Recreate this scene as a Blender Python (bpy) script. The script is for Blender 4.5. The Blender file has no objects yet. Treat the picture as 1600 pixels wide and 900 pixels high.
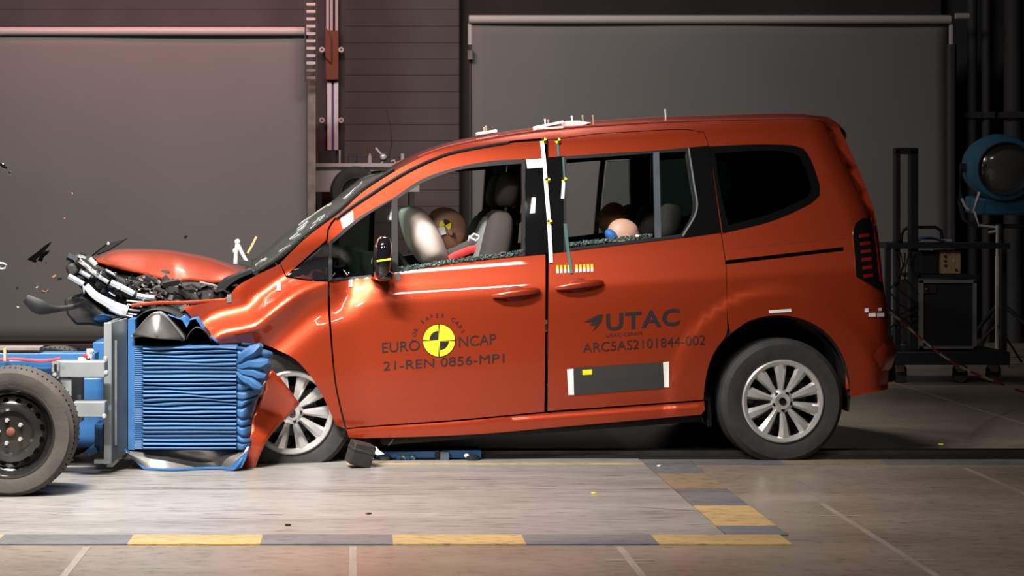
import bpy, bmesh, math, random
import numpy as np
from mathutils import Vector, Matrix, Euler, geometry, noise
R = math.radians
random.seed(7)
C = bpy.context.scene.collection
# ------------------------------------------------------------------ camera
F = 3000.0; VX, VY = 556.0, 330.0; CAM = Vector((0, -10, 1.3))
cd = bpy.data.cameras.new('camera'); cam = bpy.data.objects.new('camera', cd); C.objects.link(cam)
cam.location = CAM; cam.rotation_euler = (R(90), 0, 0)
cd.sensor_width = 36; cd.lens = F/1600*36
cd.shift_x = (800-VX)/1600; cd.shift_y = -(450-VY)/1600; cd.clip_start = .1; cd.clip_end = 100
bpy.context.scene.camera = cam
# ------------------------------------------------------------------ world, lights, exposure
vs = bpy.context.scene.view_settings
bpy.context.scene.display_settings.display_device = 'sRGB'
vs.view_transform = 'Standard'; vs.look = 'None'; vs.exposure = 0.0; vs.gamma = 1; vs.use_curve_mapping = False
w = bpy.data.worlds.new('hall_air'); bpy.context.scene.world = w; w.use_nodes = True
w.node_tree.nodes['Background'].inputs[0].default_value = (.5, .48, .47, 1)
w.node_tree.nodes['Background'].inputs[1].default_value = .03
def lamp(name, loc, target, sx, sy, power, col=(1, .95, .9), spread=180):
    l = bpy.data.lights.new(name, 'AREA'); l.shape = 'RECTANGLE'; l.size = sx; l.size_y = sy
    l.energy = power; l.color = col; l.spread = R(spread)
    o = bpy.data.objects.new(name, l); C.objects.link(o); o.location = loc
    o.rotation_euler = (Vector(target)-Vector(loc)).to_track_quat('-Z', 'Y').to_euler()
    return o
lamp('lamp_bank', (-1.75, -3.3, 5.2), (-1.5, -.3, .6), 1.4, .22, 215, spread=80)
lamp('lamp_bank', (-.45, -3.3, 5.2), (-.1, -.2, .7), .8, .16, 42, spread=90)
lamp('lamp_bank', (-2.4, -6.0, 4.8), (-1.6, -1.8, .1), 1.3, .3, 105, spread=100)
lamp('lamp_bank', (.9, 3.3, 5.4), (.6, 1.9, 0), .9, .2, 60, spread=75)
lamp('lamp_bank', (1.6, -6.5, 5.2), (1.6, -3.0, 0), 1.2, .3, 18, spread=100)
lamp('lamp_bank', (-2.2, 3.6, 5.8), (-2.2, 9.0, 1.4), 3.4, .6, 172, spread=130)
lamp('lamp_bank', (1.6, 4.6, 5.8), (1.9, 8.8, 1.6), 1.4, .6, 48, spread=120)
lamp('lamp_bank', (-1.9, 4.3, 5.5), (-1.0, .4, .9), .9, .2, 50, spread=120)
lamp('red_glare_light', (-1.7, 7.5, 4.35), (-1.7, 9.2, 3.5), 4.4, .1, 34, (1, .12, .16), 120)  # added light for the red lens glare over the upper background

# ------------------------------------------------------------------ materials
def mat(name, col, rough=.5, metal=0., coat=0., emit=0., spec=.5, noise_amt=0., noise_scale=8., bump=0., bump_scale=40., trans=0., alpha=1., ior=1.45, coat_rough=.03):
    m = bpy.data.materials.new(name); m.use_nodes = True
    nt = m.node_tree; p = nt.nodes['Principled BSDF']
    p.inputs['Base Color'].default_value = (*col, 1); p.inputs['Roughness'].default_value = rough
    p.inputs['Metallic'].default_value = metal; p.inputs['Coat Weight'].default_value = coat
    p.inputs['Coat Roughness'].default_value = coat_rough
    p.inputs['Specular IOR Level'].default_value = spec; p.inputs['IOR'].default_value = ior
    p.inputs['Transmission Weight'].default_value = trans; p.inputs['Alpha'].default_value = alpha
    if emit: p.inputs['Emission Color'].default_value = (*col, 1); p.inputs['Emission Strength'].default_value = emit
    tc = nt.nodes.new('ShaderNodeTexCoord')
    if noise_amt:
        n = nt.nodes.new('ShaderNodeTexNoise'); n.inputs['Scale'].default_value = noise_scale; n.inputs['Detail'].default_value = 6
        nt.links.new(tc.outputs['Object'], n.inputs['Vector'])
        mr = nt.nodes.new('ShaderNodeMapRange'); mr.inputs[1].default_value = .3; mr.inputs[2].default_value = .7
        mr.inputs[3].default_value = 1-noise_amt; mr.inputs[4].default_value = 1+noise_amt
        nt.links.new(n.outputs['Fac'], mr.inputs[0])
        mx = nt.nodes.new('ShaderNodeVectorMath'); mx.operation = 'SCALE'; mx.inputs[0].default_value = col
        nt.links.new(mr.outputs[0], mx.inputs['Scale']); nt.links.new(mx.outputs[0], p.inputs['Base Color'])
    if bump:
        n2 = nt.nodes.new('ShaderNodeTexNoise'); n2.inputs['Scale'].default_value = bump_scale; n2.inputs['Detail'].default_value = 4
        nt.links.new(tc.outputs['Object'], n2.inputs['Vector'])
        b = nt.nodes.new('ShaderNodeBump'); b.inputs['Strength'].default_value = bump; b.inputs['Distance'].default_value = .01
        nt.links.new(n2.outputs['Fac'], b.inputs['Height']); nt.links.new(b.outputs[0], p.inputs['Normal'])
    return m
def glass_mat(name, tint, see, rough=.02):
    m = bpy.data.materials.new(name); m.use_nodes = True; nt = m.node_tree; nt.nodes.clear()
    out = nt.nodes.new('ShaderNodeOutputMaterial'); mix = nt.nodes.new('ShaderNodeMixShader')
    t = nt.nodes.new('ShaderNodeBsdfTransparent'); t.inputs[0].default_value = (*[c*see for c in tint], 1)
    g = nt.nodes.new('ShaderNodeBsdfGlossy'); g.inputs['Roughness'].default_value = rough
    fr = nt.nodes.new('ShaderNodeFresnel'); fr.inputs[0].default_value = 1.5
    nt.links.new(fr.outputs[0], mix.inputs[0]); nt.links.new(t.outputs[0], mix.inputs[1]); nt.links.new(g.outputs[0], mix.inputs[2])
    nt.links.new(mix.outputs[0], out.inputs[0]); return m
def cracked(name):
    m = glass_mat(name, (.66, .84, .77), .88); nt = m.node_tree; out = nt.nodes['Material Output']; old = out.inputs[0].links[0].from_socket
    d = nt.nodes.new('ShaderNodeBsdfTranslucent'); d.inputs[0].default_value = (.52, .58, .55, 1); mix = nt.nodes.new('ShaderNodeMixShader')
    tc = nt.nodes.new('ShaderNodeTexCoord'); v = nt.nodes.new('ShaderNodeTexVoronoi'); v.feature = 'DISTANCE_TO_EDGE'; v.inputs['Scale'].default_value = 26
    n = nt.nodes.new('ShaderNodeTexNoise'); n.inputs['Scale'].default_value = 3.5
    mr = nt.nodes.new('ShaderNodeMapRange'); mr.inputs[1].default_value = .09; mr.inputs[2].default_value = 0; mr.inputs[3].default_value = .10; mr.inputs[4].default_value = .75
    mu = nt.nodes.new('ShaderNodeMath'); mu.operation = 'MULTIPLY'
    for a in (v, n): nt.links.new(tc.outputs['Object'], a.inputs[0])
    nt.links.new(v.outputs[0], mr.inputs[0]); nt.links.new(mr.outputs[0], mu.inputs[0]); nt.links.new(n.outputs['Fac'], mu.inputs[1]); nt.links.new(mu.outputs[0], mix.inputs[0])
    nt.links.new(old, mix.inputs[1]); nt.links.new(d.outputs[0], mix.inputs[2]); nt.links.new(mix.outputs[0], out.inputs[0]); return m
M = dict(
 paint=mat('red_paint', (.45, .052, .015), .38, .6, 1., coat_rough=.03),
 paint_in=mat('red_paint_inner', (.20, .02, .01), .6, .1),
 black=mat('black_plastic', (.007, .007, .008), .5), gloss=mat('gloss_black', (.006, .006, .007), .05, 0, 1.),
 trim=mat('dark_trim', (.018, .016, .016), .7), rubber=mat('tyre_rubber', (.030, .029, .029), .72, noise_amt=.25, noise_scale=14, bump=.15),
 rubber2=mat('dusty_rubber', (.052, .045, .039), .8, noise_amt=.2, noise_scale=9, bump=.2),
 alu=mat('silver_alloy', (.66, .65, .64), .27, .6, bump=.02), steelblk=mat('black_steel', (.045, .044, .044), .2, .7, .6),
 chrome=mat('chrome', (.85, .86, .88), .12, 1.), chips=mat('bright_plastic', (.62, .63, .63), .3, .2, .6),
 grey=mat('grey_steel', (.22, .235, .24), .5, .3, noise_amt=.12), greyd=mat('grey_plate', (.10, .12, .14), .45, .4, noise_amt=.15),
 blue=mat('blue_honeycomb', (.032, .105, .24), .55, .1, .0, noise_amt=.12, noise_scale=5), bluem=mat('blue_paint', (.025, .10, .25), .45, 0, .2),
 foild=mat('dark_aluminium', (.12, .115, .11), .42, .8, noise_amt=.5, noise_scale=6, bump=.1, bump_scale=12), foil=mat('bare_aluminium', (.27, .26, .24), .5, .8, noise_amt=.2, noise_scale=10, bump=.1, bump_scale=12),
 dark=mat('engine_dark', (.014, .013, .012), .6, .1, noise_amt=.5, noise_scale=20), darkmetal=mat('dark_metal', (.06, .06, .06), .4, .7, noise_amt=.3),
 white=mat('white_vinyl', (.85, .85, .83), .4), yellow=mat('yellow_vinyl', (.85, .78, .03), .4), marker=mat('black_vinyl', (.022, .018, .018), .45),
 greentape=mat('green_tape', (.05, .13, .12), .5), skin=mat('dummy_vinyl', (.28, .15, .095), .5), skin2=mat('dummy_skin', (.62, .36, .26), .45),
 skin3=mat('child_dummy_vinyl', (.48, .21, .12), .42),
 airbag=mat('airbag_fabric', (.80, .66, .60), .8, bump=.3, bump_scale=9), seat=mat('dark_seat_fabric', (.055, .046, .043), .9), seatg=mat('grey_seat_fabric', (.17, .17, .17), .85), hole=mat('hole_black', (.002, .002, .002), 1, spec=0),
 belt=mat('red_strap', (.55, .03, .03), .6), beltb=mat('grey_webbing', (.10, .095, .09), .8), bluef=mat('blue_shirt', (.03, .16, .5), .6), orange=mat('orange_tape', (.75, .16, .03), .5),
 tan=mat('tan_wood', (.45, .30, .16), .6), headliner=mat('headliner', (.16, .13, .11), .9), shirt=mat('dummy_suit', (.06, .055, .055), .9),
 wind=cracked('windscreen_glass'), side_glass=glass_mat('side_glass', (.9, .97, .94), .86),
 privacy=glass_mat('privacy_glass', (.6, .75, .72), .5), lens=glass_mat('lamp_lens', (.9, .2, .2), .5),
 redlens=mat('red_lamp_plastic', (.22, .010, .006), .25, 0, 1.), crumbs=mat('glass_crumbs', (.08, .125, .11), .2, 0, .8, noise_amt=.8, noise_scale=60, bump=1., bump_scale=70),
 screen=mat('grey_screen_cloth', (.152, .146, .142), .95, noise_amt=.04, noise_scale=1.2), tube=mat('pale_roller', (.42, .38, .37), .5),
 panelm=mat('door_panel', (.135, .13, .127), .75, noise_amt=.1, noise_scale=2), wall=mat('dark_wall', (.055, .052, .052), .9, noise_amt=.15, noise_scale=1.5),
 post=mat('dark_post', (.035, .033, .034), .7), tanpost=mat('worn_post', (.16, .13, .115), .7, noise_amt=.3), rail=mat('pale_rail', (.62, .64, .62), .4, .2), railblue=mat('blue_line', (.05, .10, .38), .5),
 rust=mat('orange_brown', (.14, .045, .02), .7), cartm=mat('cart_black', (.013, .014, .020), .5), spotblue=mat('lamp_housing_blue', (.025, .10, .17), .45),
 fresnel=mat('lamp_glass', (.16, .16, .15), .12, .6, 1.), casem=mat('flight_case_edge', (.30, .30, .29), .4, .6), caseb=mat('flight_case_black', (.010, .009, .011), .6),
 beige=mat('beige_device', (.34, .26, .13), .5), cable=mat('black_cable', (.012, .012, .015), .5), ropew=mat('rope_white', (.7, .66, .62), .6), roper=mat('rope_red', (.5, .02, .02), .6),
 curtain=mat('dark_curtain', (.022, .021, .026), .95), orangecable=mat('red_cable', (.40, .05, .06), .5), board=mat('black_board', (.035, .034, .034), .6),
 underb=mat('underbody', (.012, .011, .011), .8), grime=mat('scuffed_black', (.018, .017, .016), .7, noise_amt=.4, noise_scale=15))
# ------------------------------------------------------------------ helpers
def tag(o, label=None, cat=None, group=None, kind=None):
    for k, v in (('label', label), ('category', cat), ('group', group), ('kind', kind)):
        if v: o[k] = v
    return o
def empty(name, loc=(0, 0, 0), rot=(0, 0, 0), parent=None):
    o = bpy.data.objects.new(name, None); C.objects.link(o); o.location = loc; o.rotation_euler = rot; o.empty_display_size = .1
    if parent: o.parent = parent
    return o
def copy_tree(o, parent=None):
    c = o.copy(); C.objects.link(c)
    if parent: c.parent = parent; c.matrix_parent_inverse = o.matrix_parent_inverse.copy()
    for ch in list(o.children): copy_tree(ch, c)
    return c
def rotm(rx, ry, rz): return Euler((rx, ry, rz)).to_matrix()
class MB:
    """collects shapes into one mesh"""
    def __init__(s): s.v = []; s.f = []; s.mi = []; s.m = 0
    def add(s, vs_, fs):
        b = len(s.v); s.v += [tuple(v) for v in vs_]; s.f += [tuple(b+i for i in f) for f in fs]; s.mi += [s.m]*len(fs); return s
    def box(s, c, d, rot=None, taper=1.):
        x, y, z = d[0]/2, d[1]/2, d[2]/2; c = Vector(c)
        p = [Vector((a*x*(taper if k > 0 else 1), b*y*(taper if k > 0 else 1), k*z)) for k in (-1, 1) for a, b in ((-1, -1), (1, -1), (1, 1), (-1, 1))]
        if rot: m = rotm(*rot); p = [m@q for q in p]
        return s.add([c+q for q in p], [(3, 2, 1, 0), (4, 5, 6, 7), (0, 1, 5, 4), (1, 2, 6, 5), (2, 3, 7, 6), (3, 0, 4, 7)])
    def tube(s, path, r, n=8, flat=1., up=(0, 0, 1), cap=True):
        P = [Vector(p) for p in path]; N = len(P); rr = r if hasattr(r, '__len__') else [r]*N
        vs_ = []; upv = Vector(up)
        for i, p in enumerate(P):
            t = (P[min(i+1, N-1)]-P[max(i-1, 0)]).normalized()
            a = t.cross(upv)
            if a.length < 1e-3: a = t.cross(Vector((0, 1, 0)))
            if a.length < 1e-3: a = t.cross(Vector((1, 0, 0)))
            a.normalize(); b = a.cross(t).normalized()
            for k in range(n):
                g = 2*math.pi*(k+.5)/n; vs_.append(p+a*math.cos(g)*rr[i]*flat+b*math.sin(g)*rr[i])
        fs = [(i*n+k, i*n+(k+1) % n, (i+1)*n+(k+1) % n, (i+1)*n+k) for i in range(N-1) for k in range(n)]
        if cap: fs += [tuple(range(n-1, -1, -1)), tuple((N-1)*n+k for k in range(n))]
        return s.add(vs_, fs)
    def lathe(s, prof, n=32, axis='y', c=(0, 0, 0), closed=False, a0=0., a1=2*math.pi):
        """prof: (radius, position along axis)"""
        full = abs(a1-a0-2*math.pi) < 1e-6; m = n if full else n+1; vs_ = []
        for i in range(m):
            g = a0+(a1-a0)*i/n; co, si = math.cos(g), math.sin(g)
            for r, h in prof:
                p = {'y': (r*co, h, r*si), 'z': (r*co, r*si, h), 'x': (h, r*co, r*si)}[axis]
                vs_.append(Vector(p)+Vector(c))
        k = len(prof); fs = []
        for i in range(n):
            j = (i+1) % m
            for q in range(k if closed else k-1): fs.append((i*k+q, j*k+q, j*k+(q+1) % k, i*k+(q+1) % k))
        return s.add(vs_, fs)
    def prism(s, poly, a, b, plane='xz', scale_b=1.):
        """polygon in a plane, extruded along the third axis from a to b"""
        n = len(poly); cx = sum(p[0] for p in poly)/n; cz = sum(p[1] for p in poly)/n
        def P(p, h, k=1.):
            x, z = cx+(p[0]-cx)*k, cz+(p[1]-cz)*k
            return {'xz': (x, h, z), 'xy': (x, z, h), 'yz': (h, x, z)}[plane]
        return s.add([P(p, a) for p in poly]+[P(p, b, scale_b) for p in poly], [tuple(range(n)), tuple(range(2*n-1, n-1, -1))]+[(i, (i+1) % n, n+(i+1) % n, n+i) for i in range(n)])
    def grid(s, fn, nu, nv, wrap=False):
        vs_ = [fn(i/nu, j/nv) for i in range(nu+1) for j in range(nv+1)]
        return s.add(vs_, [(i*(nv+1)+j, (i+1)*(nv+1)+j, (i+1)*(nv+1)+j+1, i*(nv+1)+j+1) for i in range(nu) for j in range(nv)])
    def ell(s, c, r, n=16, rot=None, pw=1.):
        c = Vector(c); m = rotm(*rot) if rot else None
        def f(u, v):
            a = 2*math.pi*u; b = math.pi*v
            sg = lambda x: math.copysign(abs(x)**pw, x)
            q = Vector((r[0]*sg(math.sin(b))*sg(math.cos(a)), r[1]*sg(math.sin(b))*sg(math.sin(a)), r[2]*sg(math.cos(b))))
            return c+(m@q if m else q)
        return s.grid(f, n, n//2)
    def build(s, name, m, parent=None, smooth=True, bevel=0., weld=True, solid=0., sub=0, angle=40, loc=None, rot=None):
        me = bpy.data.meshes.new(name); me.from_pydata(s.v, [], s.f)
        ms = m if isinstance(m, (list, tuple)) else [m]
        for x in ms: me.materials.append(x)
        me.polygons.foreach_set('material_index', s.mi)
        bm = bmesh.new(); bm.from_mesh(me)
        if weld: bmesh.ops.remove_doubles(bm, verts=bm.verts, dist=1e-5)
        bmesh.ops.recalc_face_normals(bm, faces=bm.faces); bm.to_mesh(me); bm.free()
        if smooth:
            me.polygons.foreach_set('use_smooth', [True]*len(me.polygons)); me.set_sharp_from_angle(angle=R(angle))
        o = bpy.data.objects.new(name, me); C.objects.link(o)
        if parent: o.parent = parent
        if loc is not None: o.location = loc
        if rot is not None: o.rotation_euler = rot
        if solid: d = o.modifiers.new('s', 'SOLIDIFY'); d.thickness = solid; d.offset = 0
        if bevel: d = o.modifiers.new('b', 'BEVEL'); d.width = bevel; d.segments = 2; d.limit_method = 'ANGLE'
        if sub: d = o.modifiers.new('u', 'SUBSURF'); d.levels = sub; d.render_levels = sub
        return o
def struct(o): o['kind'] = 'structure'; return o
def W(px, py, Y):
    d = Y-CAM.y; return Vector(((px-VX)*d/F, Y, CAM.z-(py-VY)*d/F))
def G(px, py):
    d = CAM.z*F/(py-VY); return Vector(((px-VX)*d/F, CAM.y+d, 0))
def smooth_poly(pts, step=9., closed=True, corner=38.):
    """Catmull-Rom through traced points; sharp corners stay"""
    P = [Vector(p) for p in pts]; n = len(P); out = []
    def tan(i):
        if not closed and i in (0, n-1): return None
        a, b = P[i]-P[i-1], P[(i+1) % n]-P[i]
        if a.length < 1e-9 or b.length < 1e-9 or a.angle(b) > R(corner): return None
        return (P[(i+1) % n]-P[i-1]).normalized()
    T = [tan(i) for i in range(n)]
    for i in range(n if closed else n-1):
        a, b = P[i], P[(i+1) % n]; L = (b-a).length; k = max(1, int(L/step))
        ta = (T[i]*L if T[i] is not None else (b-a)); tb = (T[(i+1) % n]*L if T[(i+1) % n] is not None else (b-a))
        for j in range(k):
            t = j/k; t2, t3 = t*t, t*t*t
            out.append(a*(2*t3-3*t2+1)+ta*(t3-2*t2+t)+b*(-2*t3+3*t2)+tb*(t3-t2))
    if not closed: out.append(P[-1])
    return out
def inside(p, poly):
    x, y = p; c = False; n = len(poly); j = n-1
    for i in range(n):
        xi, yi = poly[i]; xj, yj = poly[j]
        if (yi > y) != (yj > y) and x < (xj-xi)*(y-yi)/(yj-yi)+xi: c = not c
        j = i
    return c
# ------------------------------------------------------------------ car frame: yawed a little, nose down
PITCH, YAW = 3.8, 3.8
Rm = Euler((0, R(-PITCH), R(YAW))).to_matrix()
CT = Vector((2.193, 0, 0))-Rm@Vector((0, -.93, 0))
car = empty('car', CT, (0, R(-PITCH), R(YAW)))
tag(car, 'red compact people carrier with crushed nose pressed into the blue barrier', 'car')
Ri = Rm.transposed(); CL = Ri@(CAM-CT)
def raydir(px, py): return Ri@Vector(((px-VX)/F, 1, -(py-VY)/F))
def LP(px, py, y):
    """point of the car at its own depth y that the photograph shows at px, py"""
    d = raydir(px, py); t = (y-CL.y)/d.y; return CL+d*t
def pchip(xs, ys):
    xs = np.array(xs, float); ys = np.array(ys, float); h = np.diff(xs); dl = np.diff(ys)/h; m = np.zeros(len(xs))
    for i in range(1, len(xs)-1):
        if dl[i-1]*dl[i] > 0:
            w1 = 2*h[i]+h[i-1]; w2 = h[i]+2*h[i-1]; m[i] = (w1+w2)/(w1/dl[i-1]+w2/dl[i])
    m[0], m[-1] = dl[0], dl[-1]
    def f(x):
        x = min(max(x, xs[0]), xs[-1]); i = int(min(max(np.searchsorted(xs, x)-1, 0), len(xs)-2)); t = (x-xs[i])/h[i]
        return float(ys[i]*(1+2*t)*(1-t)**2+h[i]*m[i]*t*(1-t)**2+ys[i+1]*t*t*(3-2*t)+h[i]*m[i+1]*t*t*(t-1))
    return f
wz = pchip([0, .12, .20, .27, .305, .33, .38, .5, .7, .86, .95, 1.01, 1.07, 1.13, 1.2, 1.35, 1.5, 1.62, 1.70, 1.75, 1.79, 1.83, 1.86],
           [.74, .81, .868, .898, .902, .893, .903, .918, .930, .933, .929, .914, .888, .868, .850, .812, .770, .732, .692, .655, .60, .52, .40])
rear_px = [(1320, 205), (1344, 269), (1358, 305), (1366, 328), (1373, 370), (1380, 440), (1387, 490), (1389, 545), (1388, 620)]
_r = sorted([(LP(x, y, -.82).z, LP(x, y, -.82).x) for x, y in rear_px])
xr = pchip([a for a, b in _r], [b for a, b in _r])
def seg_d(p, a, b):
    ax, az = a; bx, bz = b; dx, dz = bx-ax, bz-az; t = max(0, min(1, ((p[0]-ax)*dx+(p[1]-az)*dz)/(dx*dx+dz*dz)))
    return math.hypot(p[0]-ax-t*dx, p[1]-az-t*dz), (p[0]-ax)*-dz+(p[1]-az)*dx, t
def lxz(px, py, y=-.93): q = LP(px, py, y); return (q.x, q.z)
RIDGE = [lxz(*p) for p in smooth_poly([(322, 540), (345, 522), (375, 515), (400, 508), (432, 482), (470, 455), (512, 441)], 8, False)]
REARC = lxz(1214, 622)
def half(x, z):
    h = wz(z)
    r = xr(z)-x
    if r < .16:
        r = max(r, 0.); q = .16-r; h -= .13*(1-math.sqrt(max(0, 1-(q/.16)**2)))
    if x < -2.1: t = min(1, (-2.1-x)/.45); h += .06*t*t*(3-2*t)
    # wheel arch flare
    d = math.hypot(x-REARC[0], z-REARC[1])
    if d < .60: t = min(1, (.60-d)/.07); h += .014*t*t*(3-2*t)
    # crumple of the front wing: hollow above the ridge, ridge bulging out
    if x < -1.85:
        dd = 9; sg = 0
        for a, b in zip(RIDGE, RIDGE[1:]):
            e, s_, t = seg_d((x, z), a, b)
            if e < dd: dd = e; sg = s_
        t = min(1, (-1.85-x)/.35); fade = t*t*(3-2*t); sd = math.copysign(dd, sg)
        h += fade*(.045*math.exp(-(sd/.05)**2)-.05*math.exp(-((sd-.11)/.065)**2)-.03*math.exp(-((sd+.13)/.07)**2))
    # dent at the front of the door
    return h
def S(px, py, off=0.):
    """local (x, z) of a pixel on the near flank"""
    y = -.9
    for _ in range(5):
        p = LP(px, py, y); y = -half(p.x, p.z)-off
    return (p.x, p.z)
def hn(x, z):
    e = .006; hx = (half(x+e, z)-half(x-e, z))/(2*e); hz = (half(x, z+e)-half(x, z-e))/(2*e)
    return Vector((-hx, -1, -hz)).normalized()
def shrink(poly, d):
    n = len(poly); out = []
    area = sum(poly[i][0]*poly[(i+1) % n][1]-poly[(i+1) % n][0]*poly[i][1] for i in range(n)); s = 1 if area > 0 else -1
    for i in range(n):
        a, b, c = Vector(poly[i-1]), Vector(poly[i]), Vector(poly[(i+1) % n])
        t = (c-a)
        if t.length < 1e-9: out.append(tuple(b)); continue
        t.normalize(); nn = Vector((-t.y, t.x))*s; out.append(tuple(b+nn*d))
    return out
def panel(name, outline, mats, parent=car, holes=(), side=-1, off=0., thick=.03, step=.04, gap=.0, local=False, sharp=False, corner=38.):
    """a body panel lying on the flank: outer skin, flange and inner skin in one mesh"""
    def conv(pl):
        if local: return [tuple(p) for p in pl]
        pl = smooth_poly(pl, corner=-1 if sharp else corner)
        return [S(p[0], p[1], off) for p in pl]
    O = conv(outline); H = [conv(h) for h in holes]
    if gap: O = shrink(O, gap)
    loops = [O]+H; pts = []; edges = []; loop_ids = []
    for lp in loops:
        b = len(pts); pts += lp; ids = list(range(b, b+len(lp))); loop_ids.append(ids)
        edges += [(ids[i], ids[(i+1) % len(ids)]) for i in range(len(ids))]
    arr = np.array(pts); x0, z0 = arr.min(0); x1, z1 = arr.max(0)
    segs = np.array([(pts[a], pts[b]) for a, b in edges])
    A_, B_ = segs[:, 0], segs[:, 1]; D_ = B_-A_; LL = (D_**2).sum(1)+1e-12
    i = 0; z = z0+step*.5
    while z < z1:
        x = x0+step*(.5 if i % 2 else 0)
        while x < x1:
            p = np.array((x, z)); t = np.clip(((p-A_)*D_).sum(1)/LL, 0, 1); dm = np.sqrt((((A_+D_*t[:, None])-p)**2).sum(1)).min()
            if dm > step*.4 and inside((x, z), O) and not any(inside((x, z), h) for h in H): pts.append((x, z))
            x += step
        z += step*.87; i += 1
    vo, eo, fo, *_ = geometry.delaunay_2d_cdt([Vector(p) for p in pts], edges, [], 0, 1e-7)
    tris = []
    for f in fo:
        c = sum((vo[k] for k in f), Vector((0, 0)))/len(f)
        if inside(c, O) and not any(inside(c, h) for h in H): tris.append(f)
    n = len(vo); V = []; N = []; Fc = []; mi = []
    hs = [half(v.x, v.y) for v in vo]; nn = [hn(v.x, v.y) for v in vo]
    for v, h, q in zip(vo, hs, nn): V.append((v.x+q.x*off, side*(h-q.y*0+off*abs(q.y)), v.y+q.z*off)); N.append((q.x, q.y*-side, q.z))
    for v, h, q in zip(vo, hs, nn): V.append((v.x, side*(h+off-thick), v.y)); N.append((-q.x, q.y*side, -q.z))
    for f in tris:
        a, b, c = f[0], f[1], f[2]
        ar = (vo[b]-vo[a]).cross(vo[c]-vo[a])
        o = (a, b, c) if ar*(-side) > 0 else (a, c, b)
        Fc.append(o); mi.append(0); Fc.append(tuple(n+k for k in reversed(o))); mi.append(1)
    em = {}
    for f in Fc[::2]:
        for k in range(3): em[(f[k], f[(k+1) % 3])] = 1
    for (a, b) in list(em):
        if (b, a) not in em:
            p, q = vo[a], vo[b]; d = (q-p); 
            if d.length < 1e-9: continue
            d.normalize(); nr = Vector((d.y, 0, -d.x))
            # point outwards from the panel (interior is left of a->b seen from outside)
            nr = nr if side < 0 else -nr
            k = len(V); V += [V[b], V[a], V[n+a], V[n+b]]; N += [tuple(nr)]*4; Fc.append((k, k+1, k+2, k+3)); mi.append(0)
    me = bpy.data.meshes.new(name); me.from_pydata(V, [], Fc)
    for m in (mats if isinstance(mats, (list, tuple)) else [mats, mats]): me.materials.append(m)
    me.polygons.foreach_set('material_index', mi); me.polygons.foreach_set('use_smooth', [True]*len(Fc))
    me.normals_split_custom_set_from_vertices(N)
    o = bpy.data.objects.new(name, me); C.objects.link(o); o.parent = parent
    return o
def both(name, outline, mats, **k):
    a = panel(name, outline, mats, **k); b = panel(name, outline, mats, side=1, **k); return a, b
PM = [M['paint'], M['trim']]
# ---- traced outlines on the photograph
door_top = [(511, 377), (513, 360), (525, 342), (585, 300), (637, 268), (690, 244), (725, 235), (795, 223), (850, 219)]
front_door_o = door_top+[(852, 300), (853, 397), (853, 480), (852, 600), (851, 644), (709, 657), (568, 667), (541, 670), (525, 601), (516, 500), (514, 439)]
fw_main = [(621, 311), (660, 286), (713, 267), (751, 261), (815, 256), (816, 330), (815, 397), (697, 409), (622, 422)]
fw_quarter = [(519, 381), (564, 343), (612, 313), (612, 424), (578, 430), (519, 436)]
rear_top = [(856, 218), (870, 217), (930, 209), (980, 206), (1070, 202), (1100, 207)]
sl = [(1108, 229), (1118, 300), (1127, 363), (1131, 390), (1135, 420), (1137, 500), (1136, 523)]
rear_door_o = rear_top+sl+[(1120, 545), (1109, 568), (1102, 600), (1100, 625), (1080, 627), (855, 643), (856, 480), (857, 397)]
rw_main = [(885, 249), (950, 245), (1020, 240), (1072, 237), (1080, 290), (1084, 328), (1066, 366), (1011, 373), (885, 388)]
quarter_glass = [(1109, 230), (1173, 227), (1236, 228), (1254, 233), (1265, 249), (1279, 291), (1279, 305), (1265, 318), (1204, 344), (1129, 364), (1119, 300)]
roof_edge_px = [(616, 268), (660, 245), (700, 232), (760, 220), (830, 209), (900, 202), (1000, 196), (1100, 192), (1200, 190), (1270, 190), (1312, 200)]
screen_edge_px = [(400, 428), (431, 410), (480, 370), (536, 328), (564, 302), (616, 268)]
rear_sil = [(1320, 216), (1344, 269), (1358, 305), (1366, 328), (1373, 370), (1380, 440), (1387, 490), (1389, 545), (1388, 608)]
arch = [(1329, 621), (1326, 585), (1311, 545), (1286, 516), (1251, 498), (1212, 493), (1172, 501), (1142, 521)]
body_o = [(438, 411), (480, 370), (536, 328), (564, 302)]+roof_edge_px+rear_sil+arch+list(reversed(sl))[1:]+list(reversed(rear_top))+[(850, 216)]+list(reversed([(p[0]-1, p[1]-2) for p in door_top[:-1]]))+[(447, 431)]
fender_o = [(400, 430), (438, 412), (447, 433), (480, 438), (513, 440), (513, 480), (516, 520), (524, 601), (539, 670), (525, 665), (513, 639), (502, 615), (484, 587), (461, 562), (435, 548), (412, 539), (375, 536), (343, 544),
            (330, 531), (305, 503), (285, 480), (320, 473), (355, 466), (370, 447)]
A, B_far = both('front_door', front_door_o, PM, holes=[fw_main, fw_quarter], gap=.003)
D, D_far = both('rear_door', rear_door_o, PM, holes=[rw_main], gap=.003)
both('body_side', body_o, PM, holes=[quarter_glass], gap=.001)
FN = panel('front_wing', fender_o, [M['paint'], M['paint_in']], gap=.002, step=.022, thick=.006, corner=30)
panel('front_wing', fender_o, [M['paint'], M['paint_in']], gap=.002, side=1, thick=.006)
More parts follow.
